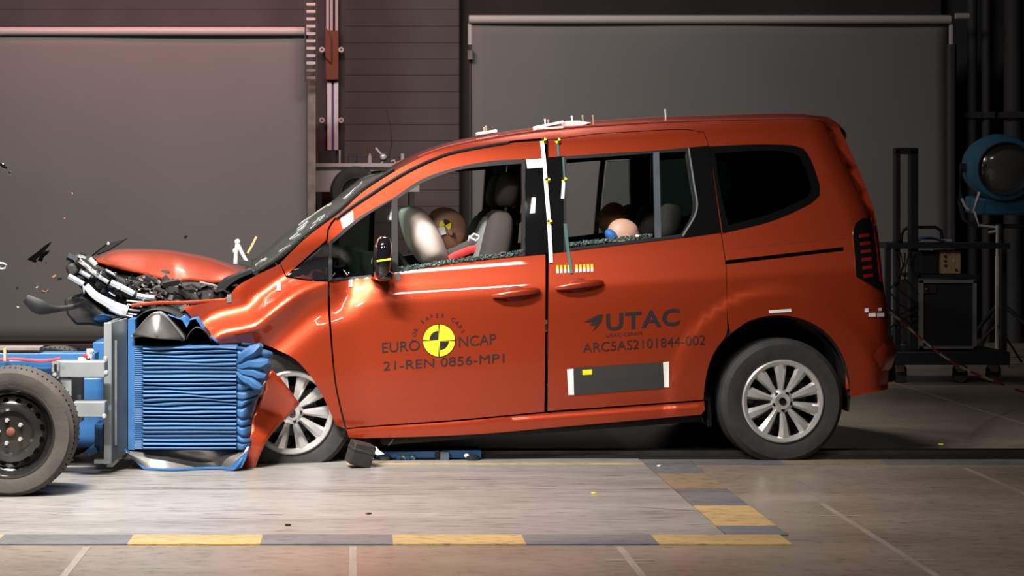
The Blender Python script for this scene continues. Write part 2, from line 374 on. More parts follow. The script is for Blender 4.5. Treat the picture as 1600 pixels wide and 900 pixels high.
# black corner pane and pillar covers
for s in (-1, 1):
    tri = panel('corner_pane', [(448, 432), (511, 380), (513, 382), (513, 439), (480, 437)], M['gloss'], side=s, off=.003, thick=.02, sharp=True)
    fd, rd = (A, D) if s < 0 else (B_far, D_far)
    panel('window_divider', [(514, 379), (518, 378), (518, 438), (514, 439)], M['darkmetal'], fd, side=s, off=.006, thick=.012, sharp=True)
    panel('window_divider', [(612, 311), (621, 309), (622, 425), (612, 426)], M['trim'], fd, side=s, off=.006, thick=.02, sharp=True)
    panel('window_frame', [(615, 309), (660, 280), (713, 262), (767, 252), (821, 249), (821, 400), (697, 413), (615, 426)], M['black'], fd, holes=[fw_main], side=s, off=.004, thick=.02)
    panel('window_frame', [(513, 379), (562, 339), (615, 309), (615, 426), (578, 433), (513, 440)], M['black'], fd, holes=[fw_quarter], side=s, off=.004, thick=.02)
    panel('pillar_cover', [(820, 249), (853.5, 247), (854.5, 397), (820, 400)], M['gloss'], fd, side=s, off=.004, thick=.01, sharp=True)
    panel('pillar_cover', [(854.5, 246.5), (883, 244), (884, 393), (855.5, 397)], M['gloss'], rd, side=s, off=.004, thick=.01, sharp=True)
    panel('window_frame', [(881, 245), (950, 240), (1020, 236), (1077, 231), (1087, 300), (1090, 330), (1068, 371), (1011, 378), (881, 393)], M['black'], rd, holes=[rw_main], side=s, off=.005, thick=.02)
    panel('pillar_cover', [(1077, 231), (1108, 228), (1118, 300), (1127, 363.5), (1066, 372), (1090, 330), (1087, 300)], M['gloss'], rd, side=s, off=.004, thick=.01)
    panel('window_divider', [(1021, 239), (1030, 238), (1033, 372), (1024, 373)], M['greyd'], rd, side=s, off=.008, thick=.02, sharp=True)
    panel('quarter_window', [(1108.5, 229), (1173, 226), (1236, 227), (1255, 232), (1266, 247), (1281, 291), (1281, 305), (1266, 319), (1205, 346), (1129, 365)], [M['gloss'], M['black']], side=s, off=.001, thick=.003,
          holes=[[(1117, 240), (1173, 236), (1232, 237), (1248, 243), (1258, 262), (1268, 294), (1262, 308), (1204, 334), (1138, 352), (1126, 300)]])
    panel('privacy_pane', [(1117, 240), (1173, 236), (1232, 237), (1248, 243), (1258, 262), (1268, 294), (1262, 308), (1204, 334), (1138, 352), (1126, 300)], M['privacy'], side=s, off=.0, thick=.004)
    panel('window_pane', [(1032, 241), (1071, 239), (1079, 290), (1083, 328), (1065, 365), (1033, 370)], M['side_glass'], rd, side=s, off=-.008, thick=.004)
    q = panel('window_pane', fw_quarter, M['side_glass'], fd, side=s, off=-.006, thick=.004)
    panel('glass_edge_line', [(1075, 232), (1077, 232), (1086, 290), (1090, 328), (1068, 370), (1066, 368), (1087.5, 328), (1083.5, 290)], M['grey'], rd, side=s, off=.006, thick=.004)  # grey strip drawn for the bright reflection line at the glass edge
    panel('slide_rail', [(1133, 407), (1318, 386), (1318, 392), (1133, 413)], M['hole'], side=s, off=.001, thick=.003, sharp=True)
    panel('seam', [(1131, 389.4), (1332, 369.4), (1332, 370.6), (1131, 390.6)], M['paint_in'], side=s, off=.0012, thick=.004, sharp=True)
    tl = panel('tail_light', [(1333, 362), (1336, 350), (1346, 342), (1360, 337), (1366, 345), (1373, 385), (1378, 440), (1380, 457), (1352, 440), (1338, 432), (1335, 393)], [M['gloss'], M['black']], side=s, off=.006, thick=.02)
    for k in range(6):
        y = 367+k*12.5; x = 1343+k*1.2
        panel('lamp_segment', [(x, y), (x+14, y-2), (x+15, y+3), (x+.5, y+5)], M['redlens'], tl, side=s, off=.009, thick=.004, sharp=True)
    panel('lamp_segment', [(1364, 352), (1367, 352), (1374, 395), (1378, 440), (1375, 440), (1370, 395)], M['redlens'], tl, side=s, off=.008, thick=.004, sharp=True)
    # sill
    panel('sill', [(541, 671), (568, 668), (709, 658.5), (851, 645.5), (1080, 628.5), (1100, 626.5), (1102, 640), (1096, 648), (960, 660), (880, 667), (740, 679), (568, 685), (545, 684)], PM, side=s, gap=.001, step=.03)
# roof gutter line (black seal from the mirror corner up over the door)
for s in (-1, 1):
    mb = MB(); pts = smooth_poly([(512, 438), (512, 400), (511, 377), (513, 360), (525, 342), (585, 300), (637, 268), (690, 244), (725, 235), (795, 223)], closed=False, step=12)[6:]
    P = []
    for p in pts: x, z = S(*p); P.append((x, s*(half(x, z)+.002), z))
    mb.tube(P, [.010 if i < 26 else max(.002, .010-.0006*(i-26)) for i in range(len(P))], 8).build('door_seal', M['black'], car)
# ---- roof, windscreen, rear
crown_px = [(609, 265), (640, 246), (660, 236), (700, 222), (760, 209), (830, 198), (900, 189), (1000, 182), (1100, 178), (1200, 175), (1262, 175), (1300, 181), (1318, 190)]
E = sorted([S(*p) for p in roof_edge_px]); ez = pchip([a for a, b in E], [b for a, b in E])
K = sorted([lxz(p[0], p[1], -.22) for p in crown_px]); kz = pchip([a for a, b in K], [b for a, b in K])
x_f, x_b = E[0][0], E[-1][0]
def roof_pt(u, v):
    v = v*2-1; av = abs(v)
    x = x_f+(x_b-x_f)*u - .07*(1-v*v)*(1-u) + .03*(1-v*v)*u
    xe = min(max(x, x_f), x_b); ze = ez(xe); wy = half(xe, ze)
    zc = max(kz(x), ze+.01)
    z = ze+(zc-ze)*(1-av**2.3)
    return Vector((x, v*wy, z))
def warp(v): return .5+.5*math.copysign(abs(2*v-1)**.7, 2*v-1)
mb = MB(); mb.grid(lambda u, v: roof_pt(u, warp(v)), 50, 40); mb.m = 1
mb.grid(lambda u, v: roof_pt(u, warp(v))-Vector((0, 0, .035)), 50, 40)
mb.build('roof', [M['paint'], M['headliner']], car, angle=80)
mb = MB(); P = []
for s in (-1, 1):
    P = [roof_pt(.06+.9*i/40, .5+.5*s*.93)+Vector((0, 0, .004)) for i in range(41)]; mb.tube(P, .007, 6)
mb.build('roof_trim', M['paint_in'], car)
# spoiler lip at the tail
mb = MB()
def sp(u, v):
    a = v*2-1; b = roof_pt(1, .5+.5*a*.97); k = [(-.25, .012), (0, .006), (.035, -.02), (.045, -.06), (.02, -.085), (-.06, -.07)][min(5, int(u*5+.01))]
    return b+Vector((k[0], 0, k[1]))
mb.grid(sp, 5, 24); mb.build('roof_spoiler', M['paint'], car, sub=1, angle=80)
def tail(u, v):
    z = .42+(1.70-.42)*u; a = v*2-1; wy = half(xr(z), z)+.0; return Vector((xr(z)+.035*(1-a*a)-.012, a*wy, z))
mb = MB(); mb.grid(tail, 30, 16); mb.build('tailgate', PM, car, solid=.02, angle=80)
mb = MB(); mb.grid(lambda u, v: tail(.52+.36*u, .12+.76*v)+Vector((.014, 0, 0)), 12, 12); mb.build('rear_window', M['gloss'], car, solid=.006)
# rear bumper
mb = MB(); pr = [(-.05, .63), (.0, .62), (.06, .565), (.075, .50), (.045, .43), (.0, .385), (-.06, .36), (-.12, .34)]
path = [(-.24, -.905), (-.14, -.90), (-.05, -.85), (.01, -.76), (.05, -.6), (.06, -.3), (.06, 0), (.06, .3), (.05, .6), (.01, .76), (-.05, .85), (-.14, .90), (-.24, .905)]
xb = xr(.5)
PP = [Vector((xb+a-.03, b)) for a, b in path]
def bump(u, v):
    i = u*(len(PP)-1); i0 = int(min(i, len(PP)-2)); p = PP[i0].lerp(PP[i0+1], i-i0); t = (PP[min(i0+1, len(PP)-1)]-PP[max(i0-(i == i0), 0)]).normalized(); n = Vector((t.y, -t.x))
    j = v*(len(pr)-1); j0 = int(min(j, len(pr)-2)); a = Vector(pr[j0]).lerp(Vector(pr[j0+1]), j-j0)
    k = max(0, min(1, (p.x-(xb-.27))/.25)); return Vector((p.x+n.x*a.x*k, p.y+n.y*a.x*k+(0 if k > .3 else 0), a.y))
mb.grid(bump, 48, 14); rb = mb.build('rear_bumper', M['paint'], car, solid=.01, angle=80)
# windscreen: glass between the two edges, bowed forward
we = sorted([S(*p) for p in screen_edge_px], key=lambda a: a[1]); ws = sorted([lxz(p[0], p[1], -.30) for p in [(389, 421), (425, 390), (462, 359), (500, 333), (536, 309), (585, 272), (609, 265)]], key=lambda a: a[1])
fe = pchip([b for a, b in we], [a for a, b in we]); fs_ = pchip([b for a, b in ws], [a for a, b in ws])
def wsp(u, v):
    a = v*2-1; ze = we[0][1]+(we[-1][1]-we[0][1])*u; zc = ws[0][1]+(ws[-1][1]+.01-ws[0][1])*u
    xe, xc = fe(ze), fs_(zc); k = 1-a*a; k2 = k**.8
    return Vector((xe+(xc-xe)*k2, a*(half(xe, ze)-.004), ze+(zc-ze)*k2+.006))
mb = MB(); mb.grid(wsp, 24, 30); WSo = mb.build('windscreen', M['wind'], car, solid=.005, angle=80)
mb = MB()
for s in (0, 1): mb.tube([wsp(i/20, s*.985+.0075)+Vector((0, 0, .004)) for i in range(21)], .011, 6)
mb.tube([wsp(.0, i/20) for i in range(21)], .014, 6)
mb.build('windscreen_seal', M['black'], WSo)
# cracks and shattered lower strip
mb = MB(); random.seed(3)
for k in range(14):
    u, v = random.random()**1.5*.75, .02+random.random()*.4; p = wsp(u, v)+Vector((-.004, -.004, .004)); P = [p]
    for q in range(4): u += random.uniform(-.05, .07); v += random.uniform(-.05, .05); P.append(wsp(max(0, min(1, u)), max(.01, min(.99, v)))+Vector((-.004, -.004, .004)))
    mb.tube(P, .0011, 4)
mb.build('cracks', M['white'], WSo)
# cabin box: floor, firewall, dashboard, underbody, wheel housings
mb = MB(); mb.box((-1.2, 0, .27), (1.7, 1.68, .10)); mb.box((.35, 0, .42), (.9, 1.1, .2)); mb.box((-.75, 0, .20), (2.2, .5, .1)); mb.build('underbody', M['underb'], car, bevel=.02)
mb = MB(); mb.box((-2.05, 0, .75), (.05, 1.62, .95)); mb.build('firewall', M['trim'], car)
mb = MB(); mb.prism([(-2.25, 1.0), (-1.62, 1.06), (-1.50, 1.0), (-1.52, .8), (-1.7, .55), (-2.02, .5)], -.78, .78); mb.build('dashboard', M['trim'], car, bevel=.03)
for s in (-1, 1):
    mb = MB(); c = (REARC[0], 0, REARC[1]); a = [(math.cos(g), math.sin(g)) for g in [R(-15+i*210/20) for i in range(21)]]
    mb.add([(c[0]+q[0]*.40, s*y, c[2]+q[1]*.40) for q in a for y in (.90, .58)], [(2*i, 2*i+1, 2*i+3, 2*i+2) for i in range(20)])
    mb.prism([(c[0]+q[0]*.43, c[2]+q[1]*.43) for q in a], s*.58, s*.56)
    mb.build('wheel_housing', M['underb'], car)
    mb = MB(); c = (-2.62, 0, .37)
    mb.add([(c[0]+q[0]*.40, s*y, c[2]+q[1]*.42) for q in a for y in (.86, .48)], [(2*i, 2*i+1, 2*i+3, 2*i+2) for i in range(20)])
    mb.prism([(c[0]+q[0]*.43, c[2]+q[1]*.43) for q in a], s*.48, s*.46)
    mb.build('wheel_housing', M['underb'], car)
# mud-flap ahead of the rear wheel, exhaust silencer
# ------------------------------------------------------------------ bonnet and crushed nose
def q3(px, py, y): return LP(px, py, y)
lo = [(150, 405), (187, 416), (225, 426), (272, 437), (289, 433), (310, 434), (332, 438), (350, 437), (370, 429), (391, 422)]
hi = [(147, 402), (175, 391), (212, 388.5), (262, 390), (290, 395), (325, 402), (350, 409), (370, 415), (392, 421)]
lo = [lxz(p[0], p[1], -.70) for p in smooth_poly(lo, 4, False)]; hi = [lxz(p[0], p[1], -.12) for p in smooth_poly(hi, 4, False)]
lo.sort(); hi.sort(); lz = pchip(*zip(*[p for i, p in enumerate(lo) if i == 0 or p[0]-lo[i-1][0] > .004])); hz = pchip(*zip(*[p for i, p in enumerate(hi) if i == 0 or p[0]-hi[i-1][0] > .004]))
def hood(u, v):
    a = v*2-1
    xa, xb_ = lo[0][0]+(lo[-1][0]-lo[0][0])*u, hi[0][0]+(hi[-1][0]-hi[0][0])*u
    y = -.12+.58*a if a < 0 else -.12+.80*a
    k = (1-abs(a)**2.4); x = xa+(xb_-xa)*k-.06*(1-u)*k*0
    z0, z1 = lz(xa), hz(xb_); z = z0+(z1-z0)*k
    z += .006*math.sin(u*11+a*2)*(1-k*.6)*u*(1-u)*4
    return Vector((x, y, z))
mb = MB(); mb.grid(hood, 50, 30); mb.m = 1; mb.grid(lambda u, v: hood(u, v)-Vector((0, 0, .018)), 50, 30)
HD = mb.build('bonnet', [M['paint'], M['paint_in']], car, angle=70)
mb = MB(); mb.tube([hood(i/30, 0)-Vector((0, 0, .006)) for i in range(31)], .009, 6); mb.build('bonnet_edge', M['paint'], HD)
# thin bent red strip of the wing's upper lip
mb = MB(); P = [q3(x, y, -.88) for x, y in [(205, 478), (217, 476), (250, 473), (285, 473), (320, 471), (350, 469), (362, 464)]]
mb.tube(P, .009, 6, flat=.5); mb.build('wing_lip', M['paint'], car)
# cowl, wiper
mb = MB(); P = [q3(x, y, -.74) for x, y in [(345, 452), (356, 441), (372, 432), (392, 424), (402, 420)]]; mb.tube(P, [.03, .03, .02, .02, .01], 6)
mb.box((-2.40, 0, .98), (.25, 1.5, .06)); mb.build('cowl', M['black'], car)
# engine bay: block, box, battery, hoses, crossmember
mb = MB(); random.seed(11)
eb = [(q3(300, 470, -.5), (.55, .5, .22)), (q3(225, 455, -.45), (.35, .5, .22)), (q3(330, 500, -.4), (.6, .5, .3)), (q3(200, 440, -.2), (.3, .6, .16)), (q3(340, 458, -.1), (.5, .8, .18)), (q3(300, 500, .3), (.8, .6, .4))]
for c, d in eb: mb.box(c, d, (random.uniform(-.2, .2), random.uniform(-.25, .25), random.uniform(-.2, .2)), .85)
EN = mb.build('engine', M['dark'], car, bevel=.03)
mb = MB()
for k in range(120):
    x_ = random.uniform(195, 355); p = q3(x_, random.uniform(max(418+(x_-190)*.18, 418)+6, 497), random.uniform(-.80, -.66)); 
    s = random.uniform(.008, .032)
    random.choice([lambda: mb.box(p, (s*3, s, s*.7), (random.random()*3, random.uniform(-.5, .9), 0)), lambda: mb.tube([p, p+Vector((s*1.5, 0, s*.4)), p+Vector((s*3, .01, -s*.6))], s*.25, 6), lambda: mb.lathe([(0, -s), (s*.5, -s), (s*.5, s), (0, s)], 10, c=p)])()
mb.build('engine_clutter', M['dark'], EN)
mb = MB()
for k in range(14):
    x0 = random.uniform(190, 280); y0 = 430+(x0-190)*.22+random.uniform(0, 22); x1 = x0+random.uniform(25, 60); y1 = 438+(x1-190)*.12+random.uniform(0, 20); yy = random.uniform(-.72, -.6); sg = random.uniform(-6, 9)
    P = [q3(x0+(x1-x0)*i/7, y0+(y1-y0)*i/7+sg*math.sin(3.14*i/7), yy) for i in range(8)]
    mb.tube(P, random.uniform(.004, .013), 6)
mb.build('hose', M['black'], EN)
mb = MB(); P = [q3(x, y, -.72) for x, y in [(312, 441), (335, 446), (358, 455)]]; mb.tube(P, .006, 6); mb.build('prop_rod', M['grey'], EN)
# dark plastic body of the bumper and lamp carrier
mb = MB()
def slab(px_pts, y0, y1, taper=.9): mb.prism([lxz(p[0], p[1], y0) for p in px_pts], y0, y1, 'xz', taper)
slab([(104, 414), (118, 396), (132, 398), (150, 412), (185, 430), (225, 450), (250, 468), (252, 488), (232, 498), (205, 500), (170, 490), (140, 468), (124, 448), (112, 432)], -.70, -.15)
slab([(99, 468), (112, 461), (128, 462), (140, 470), (165, 490), (195, 497), (207, 500), (203, 512), (170, 512), (140, 508), (118, 508), (104, 492)], -.74, -.25)
slab([(101, 418), (108, 410), (118, 412), (124, 424), (116, 432), (106, 430)], -.82, -.66)
NS = mb.build('bumper_carrier', M['dark'], car, bevel=.015)
mb = MB()
for k in range(70):
    p = q3(random.uniform(103, 240), 0, -.78); u = random.random(); px = 108+u*125; py = 415+u*62+random.uniform(-16, 22)
    p = q3(px, py, random.uniform(-.82, -.72)); s = random.uniform(.008, .03)
    mb.box(p, (s*2.6, s, s), (random.random()*3, random.uniform(.2, .9), random.random()))
mb.build('broken_plastic', M['black'], NS)
# bright grille bars and lamp bezels
def ribbon(pts, w, y, m='chips', yd=0., parent=NS, name='grille_bar', h=.02):
    mb = MB(); Q = smooth_poly(pts, 5, False); n = len(Q)
    top = []; bot = []
    for i, p in enumerate(Q):
        t = (Q[min(i+1, n-1)]-Q[max(0, i-1)]).normalized(); nr = Vector((t.y, -t.x)); ww = w if not hasattr(w, '__len__') else w[0]+(w[1]-w[0])*i/(n-1)
        yy = y+yd*i/(n-1)
        top.append((p+nr*ww/2, yy)); bot.append((p-nr*ww/2, yy))
    V = []
    for (a, ya), (b, yb) in zip(top, bot):
        A_ = q3(a.x, a.y, ya); B_ = q3(b.x, b.y, yb); m_ = (A_+B_)/2+Vector((0, -.010, 0))
        V += [A_, m_, B_, B_+Vector((0, h, 0)), A_+Vector((0, h, 0))]
    fs = [(i*5+k, i*5+(k+1) % 5, (i+1)*5+(k+1) % 5, (i+1)*5+k) for i in range(n-1) for k in range(5)]+[tuple(range(5)), tuple((n-1)*5+k for k in range(4, -1, -1))]
    mb.add(V, fs); return mb.build(name, M[m], parent, angle=30)
ribbon([(124, 407), (138, 418), (152, 430), (169, 441)], 6, -.84, 'alu')
ribbon([(173, 441), (190, 449), (209, 459)], 9, -.86)
ribbon([(214, 462), (226, 464), (241, 466)], 8, -.86)
ribbon([(107, 431), (118, 437), (130, 444)], 8, -.84)
ribbon([(134, 446), (148, 461), (165, 471), (182, 480), (199, 486)], (10, 16), -.86)
ribbon([(171, 483), (188, 491), (207, 495)], 5, -.85)
ribbon([(133, 414), (127, 421), (124, 427)], 3, -.86, 'chrome')
ribbon([(127, 425), (140, 433)], 6, -.86)
ribbon([(129, 446), (131, 458), (126, 463), (113, 466)], 3.5, -.87, 'chrome')
ribbon([(140, 404), (150, 414)], 7, -.8); ribbon([(124, 397), (135, 401)], 8, -.82, 'chrome')
ribbon([(165, 422), (180, 430)], 4, -.82, 'alu'); ribbon([(171, 455), (181, 461)], 5, -.88, 'chrome')
for (x0, y0, x1, y1) in [(198, 470, 232, 473), (199, 476, 222, 479), (198, 483, 219, 486), (196, 489, 214, 492)]: ribbon([(x0, y0), ((x0+x1)/2, (y0+y1)/2+.3), (x1, y1)], 3, -.85, 'alu')
ribbon([(241, 464), (250, 459), (256, 455)], 3, -.86, 'chrome')
mb = MB()
for k in range(26):
    u = random.random(); p = q3(115+u*135, 410+u*60+random.uniform(-12, 12), -.86); mb.ell(p, (random.uniform(.004, .012), .006, random.uniform(.003, .008)), 6)
mb.build('bright_fragment', M['chrome'], NS)['kind'] = 'stuff'
mb = MB()
for k in range(22):
    x_ = random.uniform(200, 345); p = q3(x_, random.uniform(424+(x_-190)*.16, 480), -.80); mb.box(p, (random.uniform(.006, .022), .005, random.uniform(.004, .012)), (0, random.random()*3, random.random()))
mb.build('engine_fragment', M['tanpost'], EN)['kind'] = 'stuff'
mb = MB(); pts = [(144, 400), (156, 390), (168, 381), (182, 377), (199, 373), (184, 382), (170, 391), (155, 396)]
mb.prism([lxz(p[0], p[1], -.8) for p in pts], -.80, -.792); mb.build('lamp_lens', M['side_glass'], NS)
mb = MB(); mb.tube([q3(x, y, -.81) for x, y in [(144, 400), (156, 390), (170, 380)]], .004, 6); mb.tube([q3(x, y, -.81) for x, y in [(152, 398), (170, 391), (199, 373)]], .003, 6); mb.ell(q3(169, 380, -.81), (.012, .01, .01), 8); mb.build('lens_rim', M['chrome'], NS)
# long bent black bumper strip
mb = MB(); P = [q3(x, y, -.84) for x, y in smooth_poly([(40, 466), (50, 473), (60, 479), (80, 483), (105, 481), (122, 477), (134, 470)], 5, False)]
mb.tube(P, [.014+.028*math.exp(-((i-4)/4.)**2) for i in range(len(P))], 8, flat=.35)
mb.build('bumper_strip', M['black'], NS)
mb = MB(); mb.ell(q3(160, 497, -.74), (.05, .04, .02), 10); mb.build('blue_fragment', M['bluem'], NS)
# wiper linkage torn up at the screen foot
WL = MB(); WL.tube([q3(x, y, -.66) for x, y in [(368, 412), (369, 392), (371, 380)]], [.012, .010, .011], 8); WL.tube([q3(x, y, -.66) for x, y in [(371, 380), (378, 395), (385, 408)]], .010, 8); WL.ell(q3(371, 378, -.66), (.016, .014, .016), 10); WL.ell(q3(367, 392, -.66), (.012, .010, .014), 8)
WL.build('hinge_arm', M['chips'], car)
mb = MB(); mb.tube([q3(x, y, -.66) for x, y in [(387, 396), (394, 384), (401, 370)]], .007, 6, flat=1.4); mb.build('wooden_splint', M['tan'], car)
mb = MB(); mb.tube([q3(x, y, -.66) for x, y in [(372, 409), (380, 400), (388, 394)]], .006, 6); mb.box(q3(383, 411, -.66), (.07, .03, .03), (0, .3, 0)); mb.build('hinge_bracket', M['grime'], car, bevel=.004)
# torn red bumper corner hanging in front of the wheel
outl = [(424, 576), (440, 592), (468, 631), (456, 646), (436, 664), (415, 689), (403, 715), (398, 732), (378, 730), (384, 700), (390, 672), (394, 650), (410, 615), (416, 590)]
O = [lxz(p[0], p[1], -1.0) for p in smooth_poly(outl, 6)]
def tory(x, z): return -1.03-.035*math.sin((x+2.95)*9)+.03*math.sin(z*16+x*7)
x0 = min(p[0] for p in O); x1 = max(p[0] for p in O); z0 = min(p[1] for p in O); z1 = max(p[1] for p in O)
pts = list(O); n = len(O); 
z = z0
while z < z1:
    x = x0
    while x < x1:
        if inside((x, z), O) and min(math.hypot(x-a, z-b) for a, b in O) > .012: pts.append((x, z))
        x += .02
    z += .02
vo, eo, fo, *_ = geometry.delaunay_2d_cdt([Vector(p) for p in pts], [(i, (i+1) % n) for i in range(n)], [], 0, 1e-7)
mb = MB(); mb.add([(v.x, tory(v.x, v.y), v.y) for v in vo], [f for f in fo if inside(sum((vo[k] for k in f), Vector((0, 0)))/len(f), O)])
mb.build('torn_bumper', M['paint'], car, solid=.006, angle=80)
# ------------------------------------------------------------------ wheels
def tyre(mb, R_, w_, r_, tread=60):
    prof = [(r_, -.5), (r_+.012, -.52), (r_+(R_-r_)*.35, -.56), (r_+(R_-r_)*.75, -.555), (R_-.018, -.50), (R_-.004, -.43), (R_, -.30), (R_, -.11), (R_-.008, -.10), (R_-.008, -.07), (R_, -.06), (R_+.001, 0)]
    prof = prof+[(r, -h) for r, h in reversed(prof[:-1])]; prof += [(r_-.01, .5), (r_-.01, -.5)]
    mb.lathe([(r, h*w_) for r, h in prof], 96, closed=True)
def make_wheel(parent=None):
    """outer face towards -y, centre at the origin"""
    root = empty('wheel', parent=parent)
    mb = MB(); tyre(mb, .327, .205, .213); mb.build('tyre', M['rubber'], root, angle=30)
    mb = MB(); mb.lathe([(.212, -.10), (.214, -.108), (.205, -.112), (.198, -.100), (.19, -.02), (.185, .08), (.212, .10)], 64); mb.lathe([(0, -.03), (.10, -.03), (.19, .0)], 48)
    mb.build('rim', M['steelblk'], root)
    mb = MB(); mb.lathe([(.216, -.104), (.217, -.112), (.210, -.118), (.192, -.112), (.186, -.100)], 80)
    for k in range(10):
        a = 2*math.pi*k/10+R(90)
        def P(r, t, y): return (r*math.cos(a)-t*math.sin(a), y, r*math.sin(a)+t*math.cos(a))
        # broad bevelled spoke, widening outwards
        rs = [(.045, .012, -.096), (.10, .020, -.112), (.15, .028, -.118), (.198, .037, -.112)]
        V = []
        for r, t, y in rs: V += [P(r, -t, y+.016), P(r, -t*.35, y), P(r, t*.55, y+.003), P(r, t, y+.02), P(r, 0, y+.035)]
        mb.add(V, [(i*5+j, i*5+(j+1) % 5, (i+1)*5+(j+1) % 5, (i+1)*5+j) for i in range(3) for j in range(5)])
    mb.lathe([(.020, -.100), (.040, -.104), (.060, -.095), (.064, -.075)], 40)
    CV = mb.build('wheel_trim', M['alu'], root, angle=28)
    mb = MB(); mb.lathe([(0, -.108), (.018, -.107), (.021, -.098)], 24)
    for k in range(5):
        a = 2*math.pi*k/5+R(90+36); mb.lathe([(0, -.103), (.010, -.103), (.0105, -.090)], 12, c=(.045*math.cos(a), 0, .045*math.sin(a)))
    mb.build('hub_cap', M['gloss'], root)
    mb = MB(); mb.lathe([(.04, -.035), (.13, -.035), (.13, -.02), (.04, -.02)], 40, closed=True); mb.box((.10, -.045, .03), (.07, .05, .10)); mb.build('brake_disc', M['darkmetal'], root)
    return root
wl = make_wheel(car); c = LP(1214, 624, -.925+.11); wl.location = c+Vector((0, -.0, 0))
w2 = copy_tree(wl, car); w2.location = Vector((c.x, .815, c.z)); w2.rotation_euler = (0, 0, math.pi)
w3 = copy_tree(wl, car); w3.location = LP(453, 640, -.785); w3.rotation_euler = (R(3), R(-14), R(3))
w4 = copy_tree(wl, car); w4.location = Vector((-2.62, .80, .36)); w4.rotation_euler = (0, 0, math.pi)
# black arch edges
mb = MB(); P = []
for p in smooth_poly([(1102, 625), (1100, 614), (1108, 566), (1120, 544), (1140, 522), (1172, 501), (1212, 493), (1251, 498), (1286, 516), (1311, 545), (1326, 585), (1329, 620)], 8, False):
    x, z = S(*p); P.append((x, -half(x, z)+.018, z))
mb.tube(P, .012, 6); mb.build('arch_lining', M['black'], car)
mb = MB(); mb.box(LP(1100, 640, -.75), (.03, .22, .16)); mb.build('mud_flap', M['black'], car, bevel=.008)
mb = MB(); mb.ell((-.28, .45, .22), (.2, .12, .09), 16); mb.tube([(-1.8, .3, .2), (-.5, .35, .2), (-.28, .45, .22), (.7, .5, .25)], .025, 8); mb.build('exhaust', M['darkmetal'], car)
# ------------------------------------------------------------------ door furniture
def on(px, py, off=0.): x, z = S(px, py); n = hn(x, z); return Vector((x, -half(x, z), z))+n*off
for dr, dx, dy in ((D, 0, 0), (A, -99, 12)):
    mb = MB(); P = [on(x+dx, y+dy, o) for x, y, o in [(868, 451, .01), (880, 450, .028), (900, 447.5, .036), (920, 445, .034), (935, 443, .024), (941, 442, .012)]]
    mb.tube(smooth3 if False else P, [.010, .016, .019, .019, .016, .010], 12, flat=.9); mb.build('door_handle', M['paint'], dr)
    mb = MB(); c = on(904+dx, 448+dy, -.004); mb.ell(c, (.062, .012, .045), 24); mb.build('handle_recess', M['paint_in'], dr)
# mirror
mb = MB(); c = LP(597, 400, -1.02); mb.ell(c+Vector((0, 0, -.008)), (.047, .10, .112), 24, (0, R(8), 0), .72); MR = mb.build('door_mirror', M['gloss'], A)
mb = MB(); mb.ell(c+Vector((.004, .02, -.10)), (.052, .09, .03), 20, (0, R(10), 0), .8); mb.tube([c+Vector((-.02, .08, -.09)), c+Vector((-.02, .16, -.11)), Vector((c.x-.02, -.87, c.z-.12))], .03, 8, flat=1.3); mb.build('mirror_foot', M['gloss'], A)
mb = MB(); mb.box(c+Vector((.0, -.098, -.018)), (.072, .004, .009), (0, R(-5), 0)); mb.build('yellow_band', M['yellow'], A)
# glass crumbs along the window sills
for dr, pts, seed in ((A, [(622, 424), (660, 419), (697, 413), (750, 406), (816, 397)], 1), (D, [(890, 386), (930, 381), (975, 376), (1018, 372)], 2)):
    random.seed(seed); mb = MB(); Q = smooth_poly(pts, 2.2, False)
    for p in Q:
        for k in range(4):
            o_ = on(p.x, p.y-random.uniform(0, 6), random.uniform(-.004, .010)); s = random.uniform(.004, .009); mb.box(o_, (s*1.5, s, s), (random.random()*3, random.random()*3, random.random()*3))
    mb.build('glass_crumbs', M['crumbs'], dr)['kind'] = 'stuff'
# ------------------------------------------------------------------ writing and marks on the flank
def place2d(me_verts, fn, faces, name, m, parent, off=.0022):
    V = []
    for v in me_verts:
        px, py = fn(v); x, z = S(px, py, off); n = hn(x, z); V.append(Vector((x, -half(x, z), z))+n*off)
    me = bpy.data.meshes.new(name); me.from_pydata(V, [], faces); me.materials.append(m)
    o = bpy.data.objects.new(name, me); C.objects.link(o); o.parent = parent; return o
def txt(s, p0, p1, cap, name, m, parent, bold=0., spacing=1., shear=0.):
    cu = bpy.data.curves.new(name, 'FONT'); cu.body = s; cu.size = 1; cu.offset = bold; cu.space_character = spacing; cu.resolution_u = 4
    t = bpy.data.objects.new(name, cu); C.objects.link(t); bpy.context.view_layer.update()
    me = bpy.data.meshes.new_from_object(t.evaluated_get(bpy.context.evaluated_depsgraph_get())); bpy.data.objects.remove(t); bpy.data.curves.remove(cu)
    co = [v.co.copy() for v in me.vertices]; fs = [tuple(p.vertices) for p in me.polygons]; bpy.data.meshes.remove(me)
    x0 = min(v.x for v in co); x1 = max(v.x for v in co); hcap = .70; dx, dy = p1[0]-p0[0], p1[1]-p0[1]
    return place2d(co, lambda v: (p0[0]+(v.x-x0)/(x1-x0)*dx+shear*v.y/hcap*cap, p0[1]+(v.x-x0)/(x1-x0)*dy-v.y/hcap*cap), fs, name, m, parent)
mk = M['marker']
txt('EURO', (597, 551), (656, 547), 16, 'lettering', mk, A); txt('NCAP', (717, 542), (775, 537), 16, 'lettering', mk, A)
txt('21-REN 0856-MP1', (599, 579), (788, 566), 14, 'lettering', mk, A)
txt('UTAC', (947, 516), (1062, 507), 25, 'lettering', mk, D, bold=.025, spacing=1.08)
txt('ARC5AS2101844-002', (911, 551), (1102, 538), 15, 'lettering', mk, D, bold=-.004)
